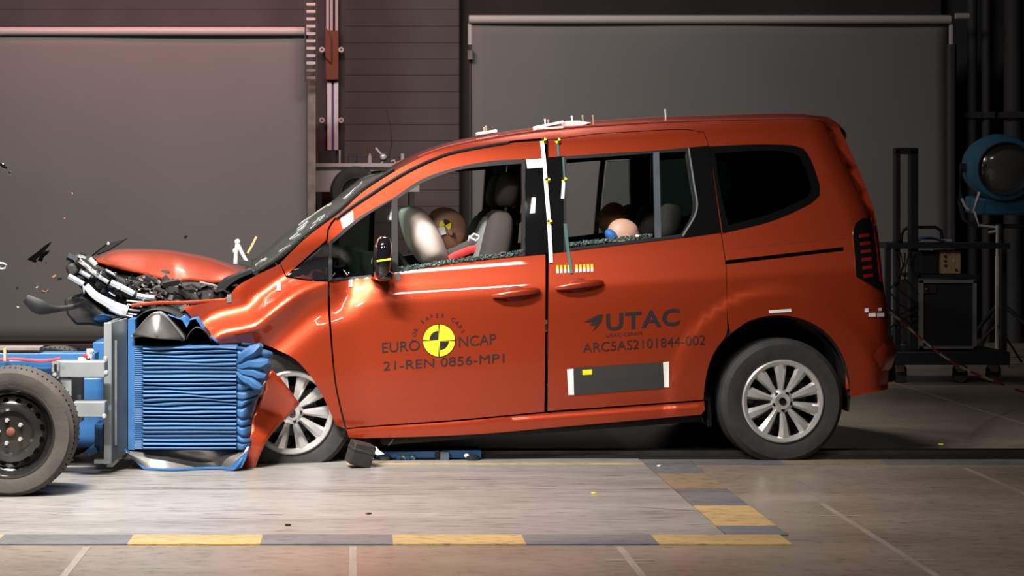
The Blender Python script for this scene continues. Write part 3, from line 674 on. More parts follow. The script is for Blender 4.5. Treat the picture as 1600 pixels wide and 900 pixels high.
txt('UTAC CERAM', (947, 527), (1003, 523), 5, 'lettering', mk, D)
# arc lettering
for k, ch in enumerate('FOR SAFER CARS'):
    if ch == ' ': continue
    a = R(196-(k+.5)*(196+6)/14.0+2) if False else R(178-k*(178-22)/13.0); cx, cy, rr = 686, 533, 37
    bx, by = cx+rr*math.cos(a), cy-rr*math.sin(a); ux, uy = math.sin(a), math.cos(a)
    cu = bpy.data.curves.new('l', 'FONT'); cu.body = ch; cu.resolution_u = 3; t = bpy.data.objects.new('l', cu); C.objects.link(t); bpy.context.view_layer.update()
    me = bpy.data.meshes.new_from_object(t.evaluated_get(bpy.context.evaluated_depsgraph_get())); bpy.data.objects.remove(t)
    co = [v.co.copy() for v in me.vertices]; fs = [tuple(p.vertices) for p in me.polygons]; sc = 9
    place2d(co, lambda v: (bx+ux*(v.x-.3)*sc+math.cos(a)*v.y*sc, by+uy*(v.x-.3)*sc-math.sin(a)*v.y*sc), fs, 'lettering', mk, A)
def disc(cx, cy, r, a0, a1, name, m, parent, off, rin=0., n=32, wall=None):
    V = []; Fc = []
    for i in range(n+1):
        a = R(a0+(a1-a0)*i/n); V += [Vector((cx+rin*math.cos(a), cy-rin*math.sin(a))), Vector((cx+r*math.cos(a), cy-r*math.sin(a)))]
    Fc = [(2*i, 2*i+1, 2*i+3, 2*i+2) for i in range(n)]
    return place2d(V, lambda v: (v.x, v.y), Fc, name, m, parent, off)
disc(686, 532, 26, 0, 360, 'target_disc', mk, A, .002)
for k in range(4): disc(686, 532, 24.8, 90*k+2.5, 90*k+87.5, 'target_quadrant', M['yellow'], A, .0032)
disc(685, 531, 14, 90, 180, 'target_centre', mk, A, .0044); disc(687, 533, 14, 270, 360, 'target_centre', mk, A, .0044)
def quad(pts, name, m, parent, off=.0025, n=8):
    a, b, c, d = [Vector(p) for p in pts]; V = []; 
    for i in range(n+1):
        for j in range(3): u, v = i/n, j/2; V.append((a*(1-u)+b*u)*(1-v)+(d*(1-u)+c*u)*v)
    return place2d(V, lambda v: (v.x, v.y), [(i*3+j, i*3+j+1, i*3+j+4, i*3+j+3) for i in range(n) for j in range(2)], name, m, parent, off)
# UTAC emblem: three slashes
for pts in ([(912, 503), (934, 492), (943, 491), (925, 503)], [(921, 508), (937, 495), (943, 494), (929, 508)], [(925, 519), (934, 503), (942, 498), (936, 507)]): quad(pts, 'emblem', mk, D)
quad([(896, 575), (1037, 566), (1037, 606), (896, 617)], 'black_plate', M['board'], D, .004)
quad([(886, 577), (896, 576), (897, 617), (888, 617)], 'white_edge', M['white'], D, .0045); quad([(1036, 566), (1045, 565), (1046, 605), (1038, 605)], 'white_edge', M['white'], D, .0045)
quad([(910, 578), (925, 577), (925, 585), (910, 586)], 'yellow_label', M['yellow'], D, .006)
# measuring tapes down the pillar
def tape(pts, w, m, parent, name, off=.007):
    Q = smooth_poly(pts, 6, False); V = []
    for p in Q: V += [Vector((p.x-w/2, p.y)), Vector((p.x+w/2, p.y))]
    return place2d(V, lambda v: (v.x, v.y), [(2*i, 2*i+1, 2*i+3, 2*i+2) for i in range(len(Q)-1)], name, m, parent, off)
tape([(847, 222), (850, 250), (854, 300), (858, 350), (861, 411)], 6, M['white'], A, 'white_tape', .009)
tape([(871, 222), (873, 245)], 3.5, M['greentape'], D, 'green_tape'); tape([(880, 246), (882, 285)], 3, M['greentape'], D, 'green_tape', .008)
tape([(881, 282), (879, 311)], 5, M['white'], D, 'white_tape', .009); tape([(883, 350), (886, 380), (889, 400), (893, 428)], 5, M['greentape'], D, 'green_tape', .008)
for (x, y, pr) in ((849, 222, A), (871, 222, D), (855, 283, A), (881, 282, D), (858, 348, A)):
    for s in (0, 180): disc(x+1, y, 4.5, s+10, s+80, 'marker_quadrant', M['yellow'], pr, .012, n=8); disc(x+1, y, 4.5, s+100, s+170, 'marker_quadrant', mk, pr, .012, n=8)
for k in range(10):
    if k == 4: continue
    x = 869+k*6; quad([(x, 415.5-k*.25), (x+3.4, 415-k*.25), (x+3.6, 421-k*.25), (x+.2, 421.5-k*.25)], 'scale_mark', M['yellow'], D, .003, 1); quad([(x+.2, 421.5-k*.25), (x+3.8, 421-k*.25), (x+4, 427-k*.3), (x+.4, 427.5-k*.3)], 'scale_mark', M['white'], D, .003, 1)
quad([(831, 309), (837, 309), (836, 333), (828, 334)], 'sticker_and_glint', M['white'], A, .006)  # painted lamp reflection on the glossy pillar cover
quad([(822, 250), (852, 248), (850, 262), (824, 264)], 'sticker_and_glint', M['white'], A, .006)  # white patch painted for the light reflected at the pillar top
quad([(1201, 485), (1236, 482.5), (1237, 487), (1202, 489.5)], 'white_strip', M['white'], car, .003); 
for (x, y, w_, h_) in ((1351, 482, 6, 6), (1372, 481, 5, 5), (1357, 489, 11, 6), (1370, 489, 11, 6)): quad([(x, y), (x+w_, y-.3), (x+w_, y+h_-.3), (x, y+h_)], 'sticker_and_glint', M['white'], car, .004, 1)
for x, y, pr in ((436, 449, FN), (548, 443, A), (358, 466, FN), (622, 433, A)): quad([(x-3.5, y-6), (x+3.5, y-6.5), (x+3.5, y+6), (x-3.5, y+6.5)], 'tape_mark', M['grey'], pr, .004, 2)
# ------------------------------------------------------------------ roof instruments
def rp(px, py, y): return LP(px, py, y)
mb = MB(); a, b = rp(744, 210, -.35), rp(776, 205, -.35); mb.tube([a, b], .010, 6, flat=2.5); mb.build('roof_stick', M['white'], car)
mb = MB(); a, b = rp(835, 200, -.35), rp(880, 191, -.35); mb.tube([a, b], .009, 6, flat=2.); mb.tube([rp(836, 202, -.55), rp(880, 199, -.55)], .006, 6); mb.tube([a, rp(836, 202, -.55)], .010, 6)
mb.build('roof_frame', M['white'], car)
mb = MB(); mb.prism([(p.x, p.z) for p in [rp(878, 190.5, -.4), rp(900, 190, -.4), rp(919, 193, -.4), rp(905, 198, -.4), rp(880, 199, -.4)]], -.5, -.2); mb.build('roof_plate', M['white'], car, bevel=.004)
for x, y in ((757, 205), (760, 203), (852, 192), (857, 193), (894, 187), (911, 186), (927, 186), (1040, 177)):
    mb = MB(); c = rp(x, y+4, -.35); mb.tube([c-Vector((0, 0, .02)), c+Vector((0, 0, .028))], .0045, 6); mb.ell(c+Vector((0, 0, .03)), (.007, .007, .007), 8); mb.build('marker_pin', M['tan'] if x not in (852, 894, 1040) else M['white'], car)
# ------------------------------------------------------------------ seats, airbag, belts
def seat(x, y, z, name='front_seat', tilt=16, w_=.48, hh=.62, child=False):
    t = empty(name, (x, y, z), parent=car)
    mb = MB(); mb.ell((-.22, 0, .06), (.30, w_/2, .10), 20, (0, R(8), 0), .6); mb.box((-.2, 0, -.08), (.5, w_*.8, .16)); mb.build('cushion', M['seat'], t)
    T = R(tilt)
    mb = MB(); mb.ell((.10+math.sin(T)*hh/2, 0, .10+hh/2), (.09, w_/2, hh/2+.03), 22, (0, T, 0), .6); mb.build('backrest', M['seat'], t)
    mb = MB(); mb.ell((.045+math.sin(T)*hh/2, 0, .12+hh/2), (.055, w_*.32, hh/2-.02), 20, (0, T, 0), .7); mb.build('backrest_panel', M['seatg'], t)
    mb = MB(); mb.ell((.12+math.sin(T)*(hh+.12), 0, .12+hh+.10), (.06, .14, .10), 18, (0, T, 0), .7); mb.tube([(.11+math.sin(T)*hh, -.06, hh+.05), (.12+math.sin(T)*(hh+.1), -.06, hh+.18)], .008, 6); mb.tube([(.11+math.sin(T)*hh, .06, hh+.05), (.12+math.sin(T)*(hh+.1), .06, hh+.18)], .008, 6); mb.build('headrest', M['seat'], t)
    return t
seat(-1.58, -.40, .60, hh=.68); seat(-1.52, .40, .60, hh=.68)
for y in (-.5, 0, .5): seat(-.66, y, .55, 'rear_seat', 14, .44, .50)
mb = MB(); ab = LP(660, 369, -.42)
def agf(u, v):
    a = 2*math.pi*u; b = math.pi*v; k = math.sin(b); t = math.cos(b)
    k = k**.62; tt = math.copysign(abs(t)**.8, t)
    x = .098*k*math.cos(a)*(1-.1*t)*(1+.03*math.sin(21*v+5*u)); y = .22*k*math.sin(a); z = .165*tt+.003*math.sin(26*v+3*math.cos(a))
    return ab+Vector((x-z*.36, y, z))
mb.grid(agf, 32, 28); mb.build('airbag', M['airbag'], car, angle=120)
mb = MB(); mb.ell(LP(645, 440, -.40), (.03, .19, .19), 24, (0, R(-25), 0)); mb.build('steering_wheel', M['trim'], car)
mb = MB(); mb.tube([LP(x, y, -.5) for x, y in [(697, 408), (712, 399), (735, 390), (760, 386)]], .022, 8, flat=.5); mb.build('red_strap', M['belt'], car)
mb = MB(); mb.tube([LP(x, y, -.45) for x, y in [(700, 396), (730, 383), (760, 362), (790, 345)]], .022, 6, flat=.3); mb.tube([LP(x, y, -.3) for x, y in [(765, 378), (790, 360), (820, 335)]], .02, 6, flat=.3); mb.build('seat_belt', M['beltb'], car)
mb = MB()
for a, b in (((734, 371), (741, 365)), ((741, 365), (750, 370)), ((750, 370), (744, 376)), ((744, 376), (734, 371))): mb.tube([LP(*a, -.5), LP(*b, -.5)], .005, 5)
mb.build('belt_buckle', M['white'], car)
mb = MB(); mb.tube([LP(x, y, .1) for x, y in [(801, 278), (802, 300), (803, 325)]], .009, 6); mb.build('orange_strap', M['orange'], car)
for s in (-1, 1):
    mb = MB(); mb.tube([( -1.17, s*.80, .9), (-1.15, s*.72, 1.4), (-1.12, s*.66, 1.66)], .05, 8, flat=.6); mb.build('pillar', M['trim'], car)
# ------------------------------------------------------------------ crash test dummies
def head_pts(mb, s=1.):
    """faces -x; centre of the skull at the origin"""
    def f(u, v):
        a = 2*math.pi*u; b = math.pi*v; x, y, z = math.sin(b)*math.cos(a), math.sin(b)*math.sin(a), math.cos(b)
        fx = max(0, -x)
        X = x*(.098 if x < 0 else .105); Y = y*.078; Z = z*.118
        if z < 0: Y *= 1-.22*(-z); X *= 1-.05*(-z)
        if z < -.3 and x < 0: X -= .012*fx*(-z)           # chin
        if z < -.2 and x > 0: X *= 1-.18*(-z)             # nape
        X -= .022*math.exp(-((y)/.16)**2-((z+.18)/.16)**2)*(x < 0)   # nose
        X += .010*(math.exp(-((abs(y)-.36)/.14)**2-((z-.05)/.12)**2))*(x < 0)  # eye sockets
        X -= .006*math.exp(-((z-.24)/.10)**2)*fx           # brow
        X += .006*math.exp(-((z+.50)/.05)**2)*fx*(abs(y) < .4)         # mouth
        return Vector((X*s, Y*s, Z*s))
    mb.grid(f, 48, 40)
    for q in (-1, 1): mb.ell((.008*s, q*.080*s, -.01*s), (.011*s, .002*s, .018*s), 12)
def dummy(name, label, loc, pose, s, skin, headrot, torso):
    t = empty(name, loc, parent=None); t.matrix_world = car_mw @ Matrix.Translation(loc)
    tag(t, label, 'crash dummy')
    # body: one skinned surface from pelvis to hands
    P = [torso[0], torso[1], torso[2], torso[3]]; ed = [(0, 1), (1, 2), (2, 3)]; rad = [(.13, .15), (.13, .16), (.10, .15), (.05, .05)]
    for q in (-1, 1):
        sh = torso[2]+Vector((0, q*.19*s, .0)); el = sh+pose[0]; el.y += q*.03; ha = el+pose[1]; hd = ha+(pose[1].normalized()*.09*s)
        b = len(P); P += [sh, el, ha, hd]; ed += [(2, b), (b, b+1), (b+1, b+2), (b+2, b+3)]; rad += [(.065, .065), (.045, .045), (.03, .03), (.028, .04)]
        for k in range(4):
            f0 = hd+Vector((0, (k-1.5)*.02*s, 0)); f1 = f0+pose[1].normalized()*.04*s+Vector((0, 0, -.01)); f2 = f1+pose[1].normalized()*.02*s+Vector((0, 0, -.025)); b2 = len(P); P += [f0, f1, f2]; ed += [(b+3, b2), (b2, b2+1), (b2+1, b2+2)]; rad += [(.010, .010), (.009, .009), (.008, .008)]
        hip = torso[0]+Vector((0, q*.09*s, 0)); kn = hip+Vector((-.42*s, q*.04, .06*s)); an = kn+Vector((-.12*s, 0, -.38*s)); to = an+Vector((-.16*s, 0, -.03))
        b = len(P); P += [hip, kn, an, to]; ed += [(0, b), (b, b+1), (b+1, b+2), (b+2, b+3)]; rad += [(.09, .09), (.062, .062), (.045, .045), (.04, .045)]
    me = bpy.data.meshes.new('body'); me.from_pydata(P, ed, []); o = bpy.data.objects.new('body', me); C.objects.link(o); o.parent = t
    m = o.modifiers.new('s', 'SKIN'); m.use_smooth_shade = True
    for i, r in enumerate(rad): me.skin_vertices[0].data[i].radius = (r[0]*s, r[1]*s)
    me.skin_vertices[0].data[0].use_root = True
    u = o.modifiers.new('u', 'SUBSURF'); u.levels = 1; u.render_levels = 1; me.materials.append(M['shirt'])
    mb = MB(); head_pts(mb, s); h = mb.build('head', skin, t, angle=120); h.rotation_euler = headrot
    return t, h
bpy.context.view_layer.update(); car_mw = Matrix.Translation(CT) @ Rm.to_4x4()
hc = LP(697, 361, -.40)
t, h = dummy('crash_dummy', 'brown headed driver dummy slumped forward into the pale airbag', hc, (Vector((-.16, 0, -.22)), Vector((-.22, 0, .05))), 1.12, M['skin'], (0, R(-22), 0),
    [Vector((.30, 0, -.68)), Vector((.24, 0, -.46)), Vector((.13, 0, -.22)), Vector((.05, 0, -.10))])
mb = MB(); mb.lathe([(0, -.094), (.009, -.094), (.010, -.08)], 14, c=(.02, 0, -.03)); mb.build('ear_hole', M['black'], h)
def hmark(mb, a0, a1, r, cx, cz, y):
    V = [(cx, y, cz)]+[(cx+r*math.cos(R(a0+(a1-a0)*i/8)), y, cz+r*math.sin(R(a0+(a1-a0)*i/8))) for i in range(9)]; mb.add(V+[(v[0], v[1]+.01, v[2]) for v in V], [tuple(range(10)), tuple(range(19, 9, -1))]+[(i, (i+1) % 10, 10+(i+1) % 10, 10+i) for i in range(10)])
mb = MB(); mb.m = 0; hmark(mb, 100, 180, .032, .0, .035, -.092); hmark(mb, 280, 360, .032, .0, .035, -.092); mb.build('yellow_target', M['yellow'], h)
mb = MB(); hmark(mb, 10, 80, .032, .0, .035, -.092); mb.build('dark_target', M['marker'], h)
mb = MB(); mb.box((-.045, -.088, .018), (.07, .012, .042), (0, R(10), 0)); mb.build('white_patch', M['white'], h)
mb = MB(); mb.box((.075, -.02, -.10), (.02, .03, .05)); mb.tube([(.06, -.04, -.12), (.11, -.05, -.07), (.12, -.05, -.03)], .006, 6); mb.box((.02, -.0, -.125), (.10, .09, .02)); mb.build('neck_bracket', M['chips'], t, bevel=.003)
hc = LP(957, 342, -.06)
t, h = dummy('crash_dummy', 'brown headed child dummy leaning in the rear beside the grey seat back', hc, (Vector((-.05, 0, -.18)), Vector((-.16, 0, .02))), .80, M['skin3'], (0, R(18), 0),
    [Vector((.14, 0, -.50)), Vector((.13, 0, -.34)), Vector((.09, 0, -.19)), Vector((.03, 0, -.09))])
hc = LP(975, 369, -.46)
t, h = dummy('crash_dummy', 'pink headed child dummy with blue patch low behind rear window sill', hc, (Vector((-.05, 0, -.16)), Vector((-.14, 0, .02))), .85, M['skin2'], (0, R(-40), 0),
    [Vector((.14, 0, -.40)), Vector((.13, 0, -.28)), Vector((.10, 0, -.16)), Vector((.04, 0, -.08))])
mb = MB(); mb.ell((-.055, -.045, .055), (.03, .03, .045), 12); mb.build('blue_patch', M['bluef'], h)
# ------------------------------------------------------------------ the hall
def floor_mat(name, col, col2, rough, stain=.5, streak=(1, 1, 1), rv=.12):
    m = mat(name, col, rough); nt = m.node_tree; p = nt.nodes['Principled BSDF']; L = nt.links
    tc = nt.nodes.new('ShaderNodeTexCoord'); mp = nt.nodes.new('ShaderNodeMapping'); mp.inputs['Scale'].default_value = streak; L.new(tc.outputs['Object'], mp.inputs[0])
    n = nt.nodes.new('ShaderNodeTexNoise'); n.inputs['Scale'].default_value = 1.1; n.inputs['Detail'].default_value = 8; n.inputs['Roughness'].default_value = .62; L.new(mp.outputs[0], n.inputs[0])
    r = nt.nodes.new('ShaderNodeValToRGB'); r.color_ramp.elements[0].position = .32; r.color_ramp.elements[1].position = .68
    r.color_ramp.elements[0].color = (*col2, 1); r.color_ramp.elements[1].color = (*col, 1); L.new(n.outputs['Fac'], r.inputs[0])
    n2 = nt.nodes.new('ShaderNodeTexNoise'); n2.inputs['Scale'].default_value = 13; n2.inputs['Detail'].default_value = 10; n2.inputs['Roughness'].default_value = .7; L.new(mp.outputs[0], n2.inputs[0])
    r2 = nt.nodes.new('ShaderNodeValToRGB'); r2.color_ramp.elements[0].position = .33; r2.color_ramp.elements[1].position = .49; r2.color_ramp.elements[0].color = (1-stain, 1-stain, 1-stain, 1); r2.color_ramp.elements[1].color = (1, 1, 1, 1); L.new(n2.outputs['Fac'], r2.inputs[0])
    mx = nt.nodes.new('ShaderNodeMix'); mx.data_type = 'RGBA'; mx.blend_type = 'MULTIPLY'; mx.inputs[0].default_value = 1; L.new(r.outputs[0], mx.inputs[6]); L.new(r2.outputs[0], mx.inputs[7]); L.new(mx.outputs[2], p.inputs['Base Color'])
    mr = nt.nodes.new('ShaderNodeMapRange'); mr.inputs[3].default_value = rough-rv; mr.inputs[4].default_value = rough+rv; L.new(n2.outputs['Fac'], mr.inputs[0]); L.new(mr.outputs[0], p.inputs['Roughness'])
    b = nt.nodes.new('ShaderNodeBump'); b.inputs['Strength'].default_value = .08; b.inputs['Distance'].default_value = .01; L.new(n2.outputs['Fac'], b.inputs['Height']); L.new(b.outputs[0], p.inputs['Normal'])
    return m
M['floor'] = floor_mat('concrete', (.29, .24, .19), (.19, .155, .122), .31, .35, (1, 1.8, 1))
M['plate'] = floor_mat('steel_plate_floor', (.30, .285, .265), (.20, .19, .175), .34, .55, (.45, 3.4, 1))
M['tapeg'] = floor_mat('grey_floor_tape', (.165, .165, .17), (.10, .10, .105), .45, .4, (1, 3, 1)); M['tapey'] = floor_mat('yellow_floor_tape', (.54, .35, .12), (.34, .24, .12), .45, .6, (1, 3, 1))
M['line'] = floor_mat('worn_white_line', (.36, .32, .27), (.24, .20, .16), .4, .2, (6, 2, 1))
M['tapew'] = floor_mat('faded_floor_tape', (.26, .19, .11), (.20, .165, .12), .45, .4)
mb = MB(); mb.box((0, 0, -.05), (30, 30, .1)); struct(mb.build('floor', M['floor']))
mb = MB(); mb.box((0, 0, 7.55), (30, 30, .1)); struct(mb.build('ceiling', M['wall']))
mb = MB(); mb.box((0, 12.6, 3.75), (30, .2, 7.6)); struct(mb.build('wall_back', M['wall']))
mb = MB(); mb.box((0, -14.1, 3.75), (30, .2, 7.6)); struct(mb.build('wall_front', M['wall']))
mb = MB(); mb.box((-13, 0, 3.75), (.2, 30, 7.6)); struct(mb.build('wall_left', M['wall']))
mb = MB(); mb.box((13, 0, 3.75), (.2, 30, 7.6)); struct(mb.build('wall_right', M['wall']))
mb = MB(); mb.prism([(-9, -2.32), (1.48, -2.32), (1.48, .0), (1.48, 5), (-9, 5)], .0005, .004, 'xy'); struct(mb.build('trim_1', M['plate']))
n_ = 2
def trim(poly, m, z=.0065):
    global n_; mb = MB(); mb.prism(poly, .0005, z, 'xy'); struct(mb.build('trim_%d' % n_, M[m])); n_ += 1
for k in range(-16, 4):
    a = .145+.517*(k-1); sk = .06; trim([(a, -2.535), (a+.517, -2.535), (a+.517-(.0 if k < 3 else 0), -2.32), (a, -2.32)], 'tapey' if k % 2 else 'tapeg')
for y0, y1, m in ((-.53, -.02, 'tapeg'), (-1.04, -.53, 'tapew'), (-1.56, -1.04, 'tapeg'), (-2.10, -1.56, 'tapey'), (-2.32, -2.10, 'tapeg')): trim([(1.482, y0), (1.73, y0), (1.73, y1), (1.482, y1)], m)
for x0, x1, m in ((1.735, 2.2, 'tapeg'), (2.2, 2.72, 'tapew'), (2.72, 3.6, 'tapeg')): trim([(x0, -.17), (x1, -.17), (x1, -.02), (x0, -.02)], m, .006)
for x, y0, y1 in ((-1.04, -4, -2.56), (-.01, -4, -2.56), (1.02, -4, -2.56), (2.07, -5, -1.45), (3.08, -1.4, -.3), (4.08, .9, 5)):
    trim([(x-.014, y0), (x+.014, y0), (x+.014, y1), (x-.014, y1)], 'line', .0015)
for x, y in ((2.07, -1.81), (2.07, -2.85), (1.02, -2.85)): trim([(x-.09, y-.012), (x+.09, y-.012), (x+.09, y+.012), (x-.09, y+.012)], 'line', .0018)
trim([(-.05, -.165), (1.48, -.165), (1.48, -.14), (-.05, -.14)], 'tapey', .007)
# guide rail
t = empty('guide_rail', (0, .16, 0)); tag(t, 'long black guide rail lying on the floor below the car', 'rail')
mb = MB(); mb.box((4.4, 0, .012), (8.8, .20, .016)); mb.build('rail_bed', M['black'], t)
mb = MB(); mb.box((4.4, -.06, .03), (8.8, .022, .022)); mb.build('rail_bar', M['darkmetal'], t)
mb = MB(); mb.box((4.4, .05, .028), (8.8, .03, .02)); mb.build('rail_bar', M['black'], t)
# seam, scratches and stains on the floor plate
M['scratch'] = mat('scratch_dark', (.10, .085, .08), .6, noise_amt=.4, noise_scale=30)
trim([(-4, -1.065), (1.48, -1.062), (1.48, -1.056), (-4, -1.059)], 'scratch', .0045)
random.seed(5)
for k in range(34):
    x = random.uniform(-1.9, 1.35); y = random.choice([random.uniform(-2.2, -.4), random.uniform(-1.3, -.7)]); L = random.uniform(.03, .32)*random.random()+.02; a = random.uniform(-.12, .12); h = random.uniform(.002, .006); c_, s_ = math.cos(a), math.sin(a)
    mb = MB(); mb.add([(x-L*c_, y-L*s_, .0046), (x, y-h-0*s_, .0046), (x+L*c_, y+L*s_, .0046), (x, y+h, .0046), (x, y, .0042)], [(0, 1, 2, 3), (3, 2, 4), (2, 1, 4), (1, 0, 4), (0, 3, 4)]); struct(mb.build('trim_%d' % n_, M['scratch'])); n_ += 1
for px, py, L, a in ((1095, 800, .32, -.35), (1020, 765, .12, .0), (960, 745, .05, 0), (1045, 742, .05, -.3), (730, 762, .2, .0), (560, 770, .3, .03), (300, 765, .5, .02)):
    q = G(px, py) if py > 0 else None; c_, s_ = math.cos(a), math.sin(a); x, y = q.x, q.y
    mb = MB(); mb.add([(x-L*c_, y-L*s_, .0046), (x, y-.008, .0046), (x+L*c_, y+L*s_, .0046), (x, y+.008, .0046), (x, y, .0042)], [(0, 1, 2, 3), (3, 2, 4), (2, 1, 4), (1, 0, 4), (0, 3, 4)]); struct(mb.build('trim_%d' % n_, M['scratch'])); n_ += 1
# back sectional door
t = empty('door_1', W(630, 330, 12.2)); t['kind'] = 'structure'
mb = MB()
for k in range(36): mb.box((-3.3, 12.3, .12+k*.19), (9, .05, .1885))
o = mb.build('door_panel', M['panelm'], None, bevel=.005); o.parent = t; o.matrix_parent_inverse = Matrix.Translation(-t.location)
def mk(mb, name, m, parent, **k):
    o = mb.build(name, M[m], None, **k); o.parent = parent; o.matrix_parent_inverse = Matrix.Translation(-parent.location); return o
def thing(name, loc, label, cat, group=None): t = empty(name, loc); tag(t, label, cat, group); return t
# screens
def screen(x0, x1, zt, zb, Y, label):
    t = thing('backdrop_screen', (x0/2+x1/2, Y, 0), label, 'screen')
    random.seed(int(zt*100)); 
    mb = MB(); mb.grid(lambda u, v: Vector((x0+(x1-x0)*u, Y+.012*math.sin(u*9)+.008*math.sin(v*5+u*4), zb+(zt-zb)*v)), 40, 20); mk(mb, 'cloth', 'screen', t, solid=.004)
    mb = MB(); mb.tube([(x0-.03, Y-.03, zt+.005), (x1+.02, Y-.03, zt+.005)], .042, 12); mk(mb, 'roller', 'tube', t)
    mb = MB(); mb.tube([(x0, Y, zb), (x1, Y, zb)], .02, 8); mk(mb, 'bottom_bar', 'post', t)
    return t
s1 = screen(-6.2, -.47, 3.055, .04, 8.8, 'large grey backdrop screen hanging behind the crushed nose of car')
s2 = screen(1.135, 5.79, 3.17, .09, 8.8, 'large grey backdrop screen hanging behind the cabin and tail of car')
for s, x in ((s2, 1.12), (s2, 5.83)):
    mb = MB(); mb.tube([(x, 8.8, 3.14), (x, 8.8, 2.93)], .024, 8); mk(mb, 'upper_tube', 'tube', s)
    mb = MB(); mb.tube([(x, 8.8, 2.93), (x, 8.8, .05)], .018 if x < 2 else .05, 8); mb.box((x, 8.8, .04), (.4, .5, .05)); mk(mb, 'stand_pole', 'post', s)
mb = MB(); mb.tube([(1.12, 8.75, 2.87), (1.12, 8.75, 2.78)], .03, 8); mk(mb, 'clamp', 'tanpost', s2)
mb = MB(); mb.tube([(5.84, 8.7, 3.2), (5.97, 8.7, 3.2)], .03, 10); mk(mb, 'roller_end', 'tube', s2)
mb = MB(); mb.box((-.43, 8.8, 1.35), (.075, .08, 2.6)); mk(mb, 'stand_pole', 'tanpost', s1); mb = MB(); mb.box((-.5, 8.8, .03), (.5, .5, .05)); mk(mb, 'stand_foot', 'post', s1)
# cable chain
t = thing('cable_chain', W(486, 60, 8.6), 'dark hanging cable chain with pale links beside left backdrop', 'cable chain')
mb = MB()
for s in (-1, 1): mb.box(W(486+s*9, 0, 8.6)+Vector((0, 0, -.0)), (.012, .06, 1.58))
mk(mb, 'side_rail', 'post', t)
for k in range(14):
    mb = MB(); mb.box(W(486, 122-k*11.5, 8.58), (.09, .05, .03)); mk(mb, 'chain_link', 'tanpost' if k < 2 else 'tube', t, bevel=.004)
# upright linear rail
t = thing('lift_column', W(518, 235, 10.5), 'tall column with pale double rail and orange carriage by the shutter door', 'column')
mb = MB(); c = W(518, 0, 10.5); mb.box((c.x-.03, 10.62, 2.2), (.34, .12, 4.3)); mk(mb, 'column_body', 'post', t)
for dx in (-5.2, 5.2):
    mb = MB(); a, b = W(520+dx, 128, 10.5), W(520+dx, 235, 10.5); mb.box((a+b)/2, (.05, .05, a.z-b.z)); mk(mb, 'rail', 'rail', t, bevel=.006)
mb = MB(); a, b = W(518, 128, 10.5), W(518, 235, 10.5); mb.box((a+b)/2+Vector((0, .02, 0)), (.04, .04, a.z-b.z)); mk(mb, 'blue_strip', 'railblue', t)
for dx in (-6, 0, 8):
    mb = MB(); a, b = W(518+dx, -30, 10.5), W(518+dx, 72, 10.5); mb.box((a+b)/2, (.03, .05, a.z-b.z)); mk(mb, 'rail', 'tube', t)
mb = MB(); a, b = W(519, 48, 10.45), W(519, 125, 10.45); mb.box((a+b)/2, (.14, .1, a.z-b.z)); mb.prism([(W(508, 40, 10.4).x, W(508, 40, 10.4).z), (W(518, 60, 10.4).x, W(518, 60, 10.4).z), (W(518, 100, 10.4).x, W(518, 100, 10.4).z), (W(508, 90, 10.4).x, W(508, 90, 10.4).z)], 10.36, 10.42); mk(mb, 'carriage', 'rust', t, bevel=.006)
for x, y in ((503, 78), (533, 78), (503, 188), (533, 188)):
    mb = MB(); c = W(x, y, 10.4); mb.lathe([(.012, -.03), (.03, -.03), (.032, .03), (.012, .03)], 16, c=c, closed=True); mb.tube([c, c+Vector((0, .3, 0))], .012, 6); mk(mb, 'guide_roller', 'tube', t)
# cluttered workbench behind
t = thing('workbench', W(545, 300, 10.0)*Vector((1, 1, 0)) if False else Vector((W(545, 300, 9.9).x, 9.9, 0)), 'pale metal workbench seen between the two backdrops', 'workbench')
a, b = W(497, 256, 9.9), W(590, 300, 9.9)
mb = MB(); mb.box(((a.x+b.x)/2+.2, 9.9, a.z-.02), (b.x-a.x+.5, .6, .04)); mk(mb, 'bench_top', 'tube', t)
mb = MB(); mb.box(((a.x+b.x)/2+.2, 9.66, (a.z+b.z)/2), (b.x-a.x+.45, .03, a.z-b.z)); mk(mb, 'bench_front', 'tube', t); 
for x in (a.x+.02, b.x+.35):
    for y in (9.66, 10.14): mb = MB(); mb.box((x, y, b.z/2), (.05, .05, b.z)); mk(mb, 'leg', 'post', t)
def clutter(name, m, label, px, py, w_, h_, Y=9.8, fn=None):
    mb = MB(); c = W(px, py, Y); mb.box((c.x, Y, a.z+h_/2), (w_, .14, h_)) if fn is None else fn(mb, c); o = mb.build(name, M[m], bevel=.006); tag(o, label, 'tool'); return o
t2 = thing('spare_wheel', W(556, 300, 9.3)*Vector((1, 1, 0)), 'dark tyre leaning against the pale workbench behind windscreen', 'tyre')
mb = MB(); c = W(556, 300, 9.45); tyre(mb, .26, .2, .15); mb.v = [(v[0]+c.x, v[1]+9.45, v[2]+c.z) for v in mb.v]; mk(mb, 'tyre', 'rubber', t2)
mb = MB(); mb.lathe([(0, -.03), (.12, -.05), (.15, -.08), (.152, .08)], 32, c=(c.x, 9.45, c.z)); mk(mb, 'rim', 'darkmetal', t2)
mb = MB(); mb.box((c.x, 9.45, (c.z-.26)/2), (.35, .3, c.z-.255)); o = mb.build('wooden_crate', M['grime'], bevel=.01); tag(o, 'dark crate carrying the tyre behind the windscreen', 'crate')
clutter('tool_box', 'post', 'low black tool box on the workbench below pale rail', 512, 250, .17, .13)
clutter('metal_block', 'darkmetal', 'dark metal block on the middle of the workbench', 551, 250, .09, .09)
